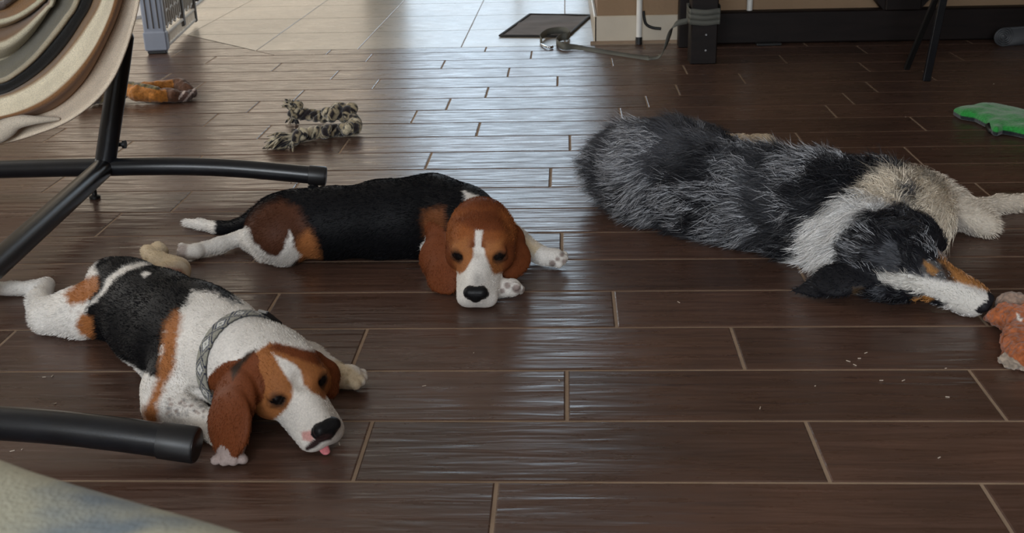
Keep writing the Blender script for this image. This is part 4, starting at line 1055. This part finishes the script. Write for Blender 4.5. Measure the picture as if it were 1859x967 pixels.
B.cone(H(LC, 0, 0), H(LC-.004, 0, -.012), .009, .005, 'nose', .003)
for q in (-1, 1): B.cone(H(LC+.012, q*.007, .003), H(LC+.006, q*.014, .001), .0032, .002, 'cut', .002, op='-')
# ears: near one spread on the floor, far one folded over the skull
B.chain([(1560, 500, .055, .036), (1520, 508, .040, .040), (1485, 521, .020, .024), (1443, 528, .008, .006)], 'ear', .008, (nrm((-.15, -.35, .92)), 3.2))
B.chain([(1640, 420, .125, .030), (1675, 420, .115, .034), (1700, 440, .09, .022)], 'ear2', .012, (nrm((.25, -.55, .8)), 2.6))
V, Q = B.skin(.0036)
GREY = (.20, .205, .225); BLK = (.012, .012, .015)
K = Coat(B, V, BLK)
# marbled grey and black coat
m1 = vnoise(V*np.array((1, 1, .8)), 13, 11)*.55+vnoise(V, 30, 12)*.30+vnoise(V, 75, 13)*.15
w = np.clip((m1-.47)/.09, 0, 1); K.mix(w*.20, GREY)
def cpoly(pts, col, soft=8, jit=10, **k): K.poly(pts, col, soft, jit, **k)
cpoly([(1190, 300), (1290, 290), (1330, 340), (1280, 390), (1200, 375)], BLK, 16, 16, amt=.8)
cpoly([(1390, 280), (1560, 300), (1600, 340), (1520, 420), (1450, 440), (1420, 360)], BLK, 16, 16, amt=.75)
cpoly([(1080, 250), (1130, 215), (1270, 215), (1300, 250), (1230, 290), (1120, 330)], (.13, .13, .145), 18, 20, amt=.4)
cpoly([(1470, 500), (1450, 470), (1470, 400), (1520, 365), (1600, 345), (1660, 355), (1560, 400), (1530, 440), (1545, 480), (1500, 500)], (.90, .88, .86), 5, 8, no=['ear', 'head'])
CC = (.82, .72, .58)
cpoly([(1560, 345), (1600, 318), (1660, 310), (1720, 340), (1790, 350), (1900, 340), (1900, 450), (1790, 450), (1740, 430), (1730, 500), (1700, 470), (1700, 400), (1640, 372), (1580, 362)], CC, 6, 8, no=['ear', 'ear2', 'head', 'muzzle'])
K.tag('leg', (.66, .58, .48)); K.tag('foot', (.60, .48, .34))
cpoly([(1622, 356), (1650, 340), (1668, 352), (1650, 366)], (.09, .085, .085), 3, 5)
cpoly([(1700, 378), (1740, 392), (1775, 425), (1750, 430), (1700, 410)], (.30, .27, .25), 4, 4, only=['leg'], amt=.6)
# head colours
hm = ['head', 'muzzle', 'ear2', 'chin', 'eye']
K.tag(['head', 'ear', 'ear2', 'eye'], BLK)
mh = vnoise(V, 38, 21)*.6+vnoise(V, 90, 22)*.4
hw = np.clip((mh-.52)/.08, 0, 1)*K.tagm(['head'])
K.mix(hw*.25*(poly_sd(K.P, [(1540, 430), (1620, 440), (1640, 500), (1700, 470), (1700, 520), (1560, 545), (1530, 470)]) < 6), (.25, .26, .29))
K.tag('muzzle', (.66, .63, .60)); K.tag('chin', (.62, .58, .52))
cpoly([(1594, 505), (1602, 494), (1650, 496), (1700, 510), (1740, 520), (1800, 540), (1790, 572), (1740, 566), (1702, 545), (1650, 525), (1610, 518)], (.70, .67, .62), 2.5, 3, only=hm)
cpoly([(1700, 470), (1730, 478), (1760, 500), (1800, 520), (1806, 536), (1770, 520), (1720, 508), (1712, 490)], (.42, .19, .06), 3, 3, only=hm)
cpoly([(1640, 470), (1700, 468), (1728, 490), (1732, 512), (1700, 508), (1660, 494)], BLK, 4, 4, only=hm, amt=.9)
cpoly([(1678, 476), (1688, 478), (1703, 492), (1698, 499), (1684, 492)], (.36, .17, .05), 4, 5, only=hm+['eye'])
cpoly([(1610, 520), (1660, 528), (1700, 542), (1722, 552), (1690, 566), (1600, 562)], BLK, 3, 4, only=hm)
cpoly([(1660, 540), (1682, 536), (1694, 542), (1682, 552), (1664, 552)], (.40, .18, .05), 2.5, 2, only=hm+['eye'])
cpoly([(1548, 522), (1570, 524), (1566, 540), (1550, 540)], (.16, .10, .05), 4, 3, only=['ear', 'head'], amt=.6)
K.tag('nose', (.014, .013, .016), .5)
dogC = fastmesh('shepherd_dog', V, Q, M['coat'], cols=K.c*.9, rough=K.r)
tag(dogC, 'long-haired grey and black merle dog with white collar asleep on its side', 'dog')
# fur
tail_dir = nrm(G(1100, 330, .05)-G(1560, 400, .05))
def merle(R, cl, names, rg):
    n = len(R); tone = vnoise(R, 120, 41)*.6+rg.random(n)*.7
    patch = np.clip((vnoise(R*np.array((1, 1, .8)), 11, 44)*.6+vnoise(R, 34, 45)*.4-.485)/.10, 0, 1)
    lt = np.clip((tone-.91+.24*patch)/.07, 0, 1)*(.12+.88*patch)*np.where(cl.mean(1) < .12, .85, .08)
    lt[np.isin(names, ['ear', 'ear2'])] *= .06; lt[names == 'head'] *= .7
    lt = lt[:, None]; return cl*(1-lt)+np.array((.52, .525, .55))*lt
hf = -fC+np.array((0, 0, .1))
grow_fur(dogC, V, Q, K, 105000, dict(body=.040, chest=.042, neck=.042, hind=.042, foot=.006, leg=.011, head=.020, muzzle=.006, chin=.006, ear=.007, ear2=.016),
         flow_map(tail_dir*.9+np.array((0, -.35, -.9))*.28, dict(head=hf, ear2=hf, muzzle=hf, chin=hf, leg=nrm((.9, -.2, -.3)), foot=nrm((.9, -.2, -.3)), neck=nrm((-.75, -.45, -.35)), chest=nrm((-.75, -.45, -.35)), ear=nrm((-.9, -.3, -.1)))),
         500, .75, .12, (1.6, 2.0), (.0005, .00035), merle)
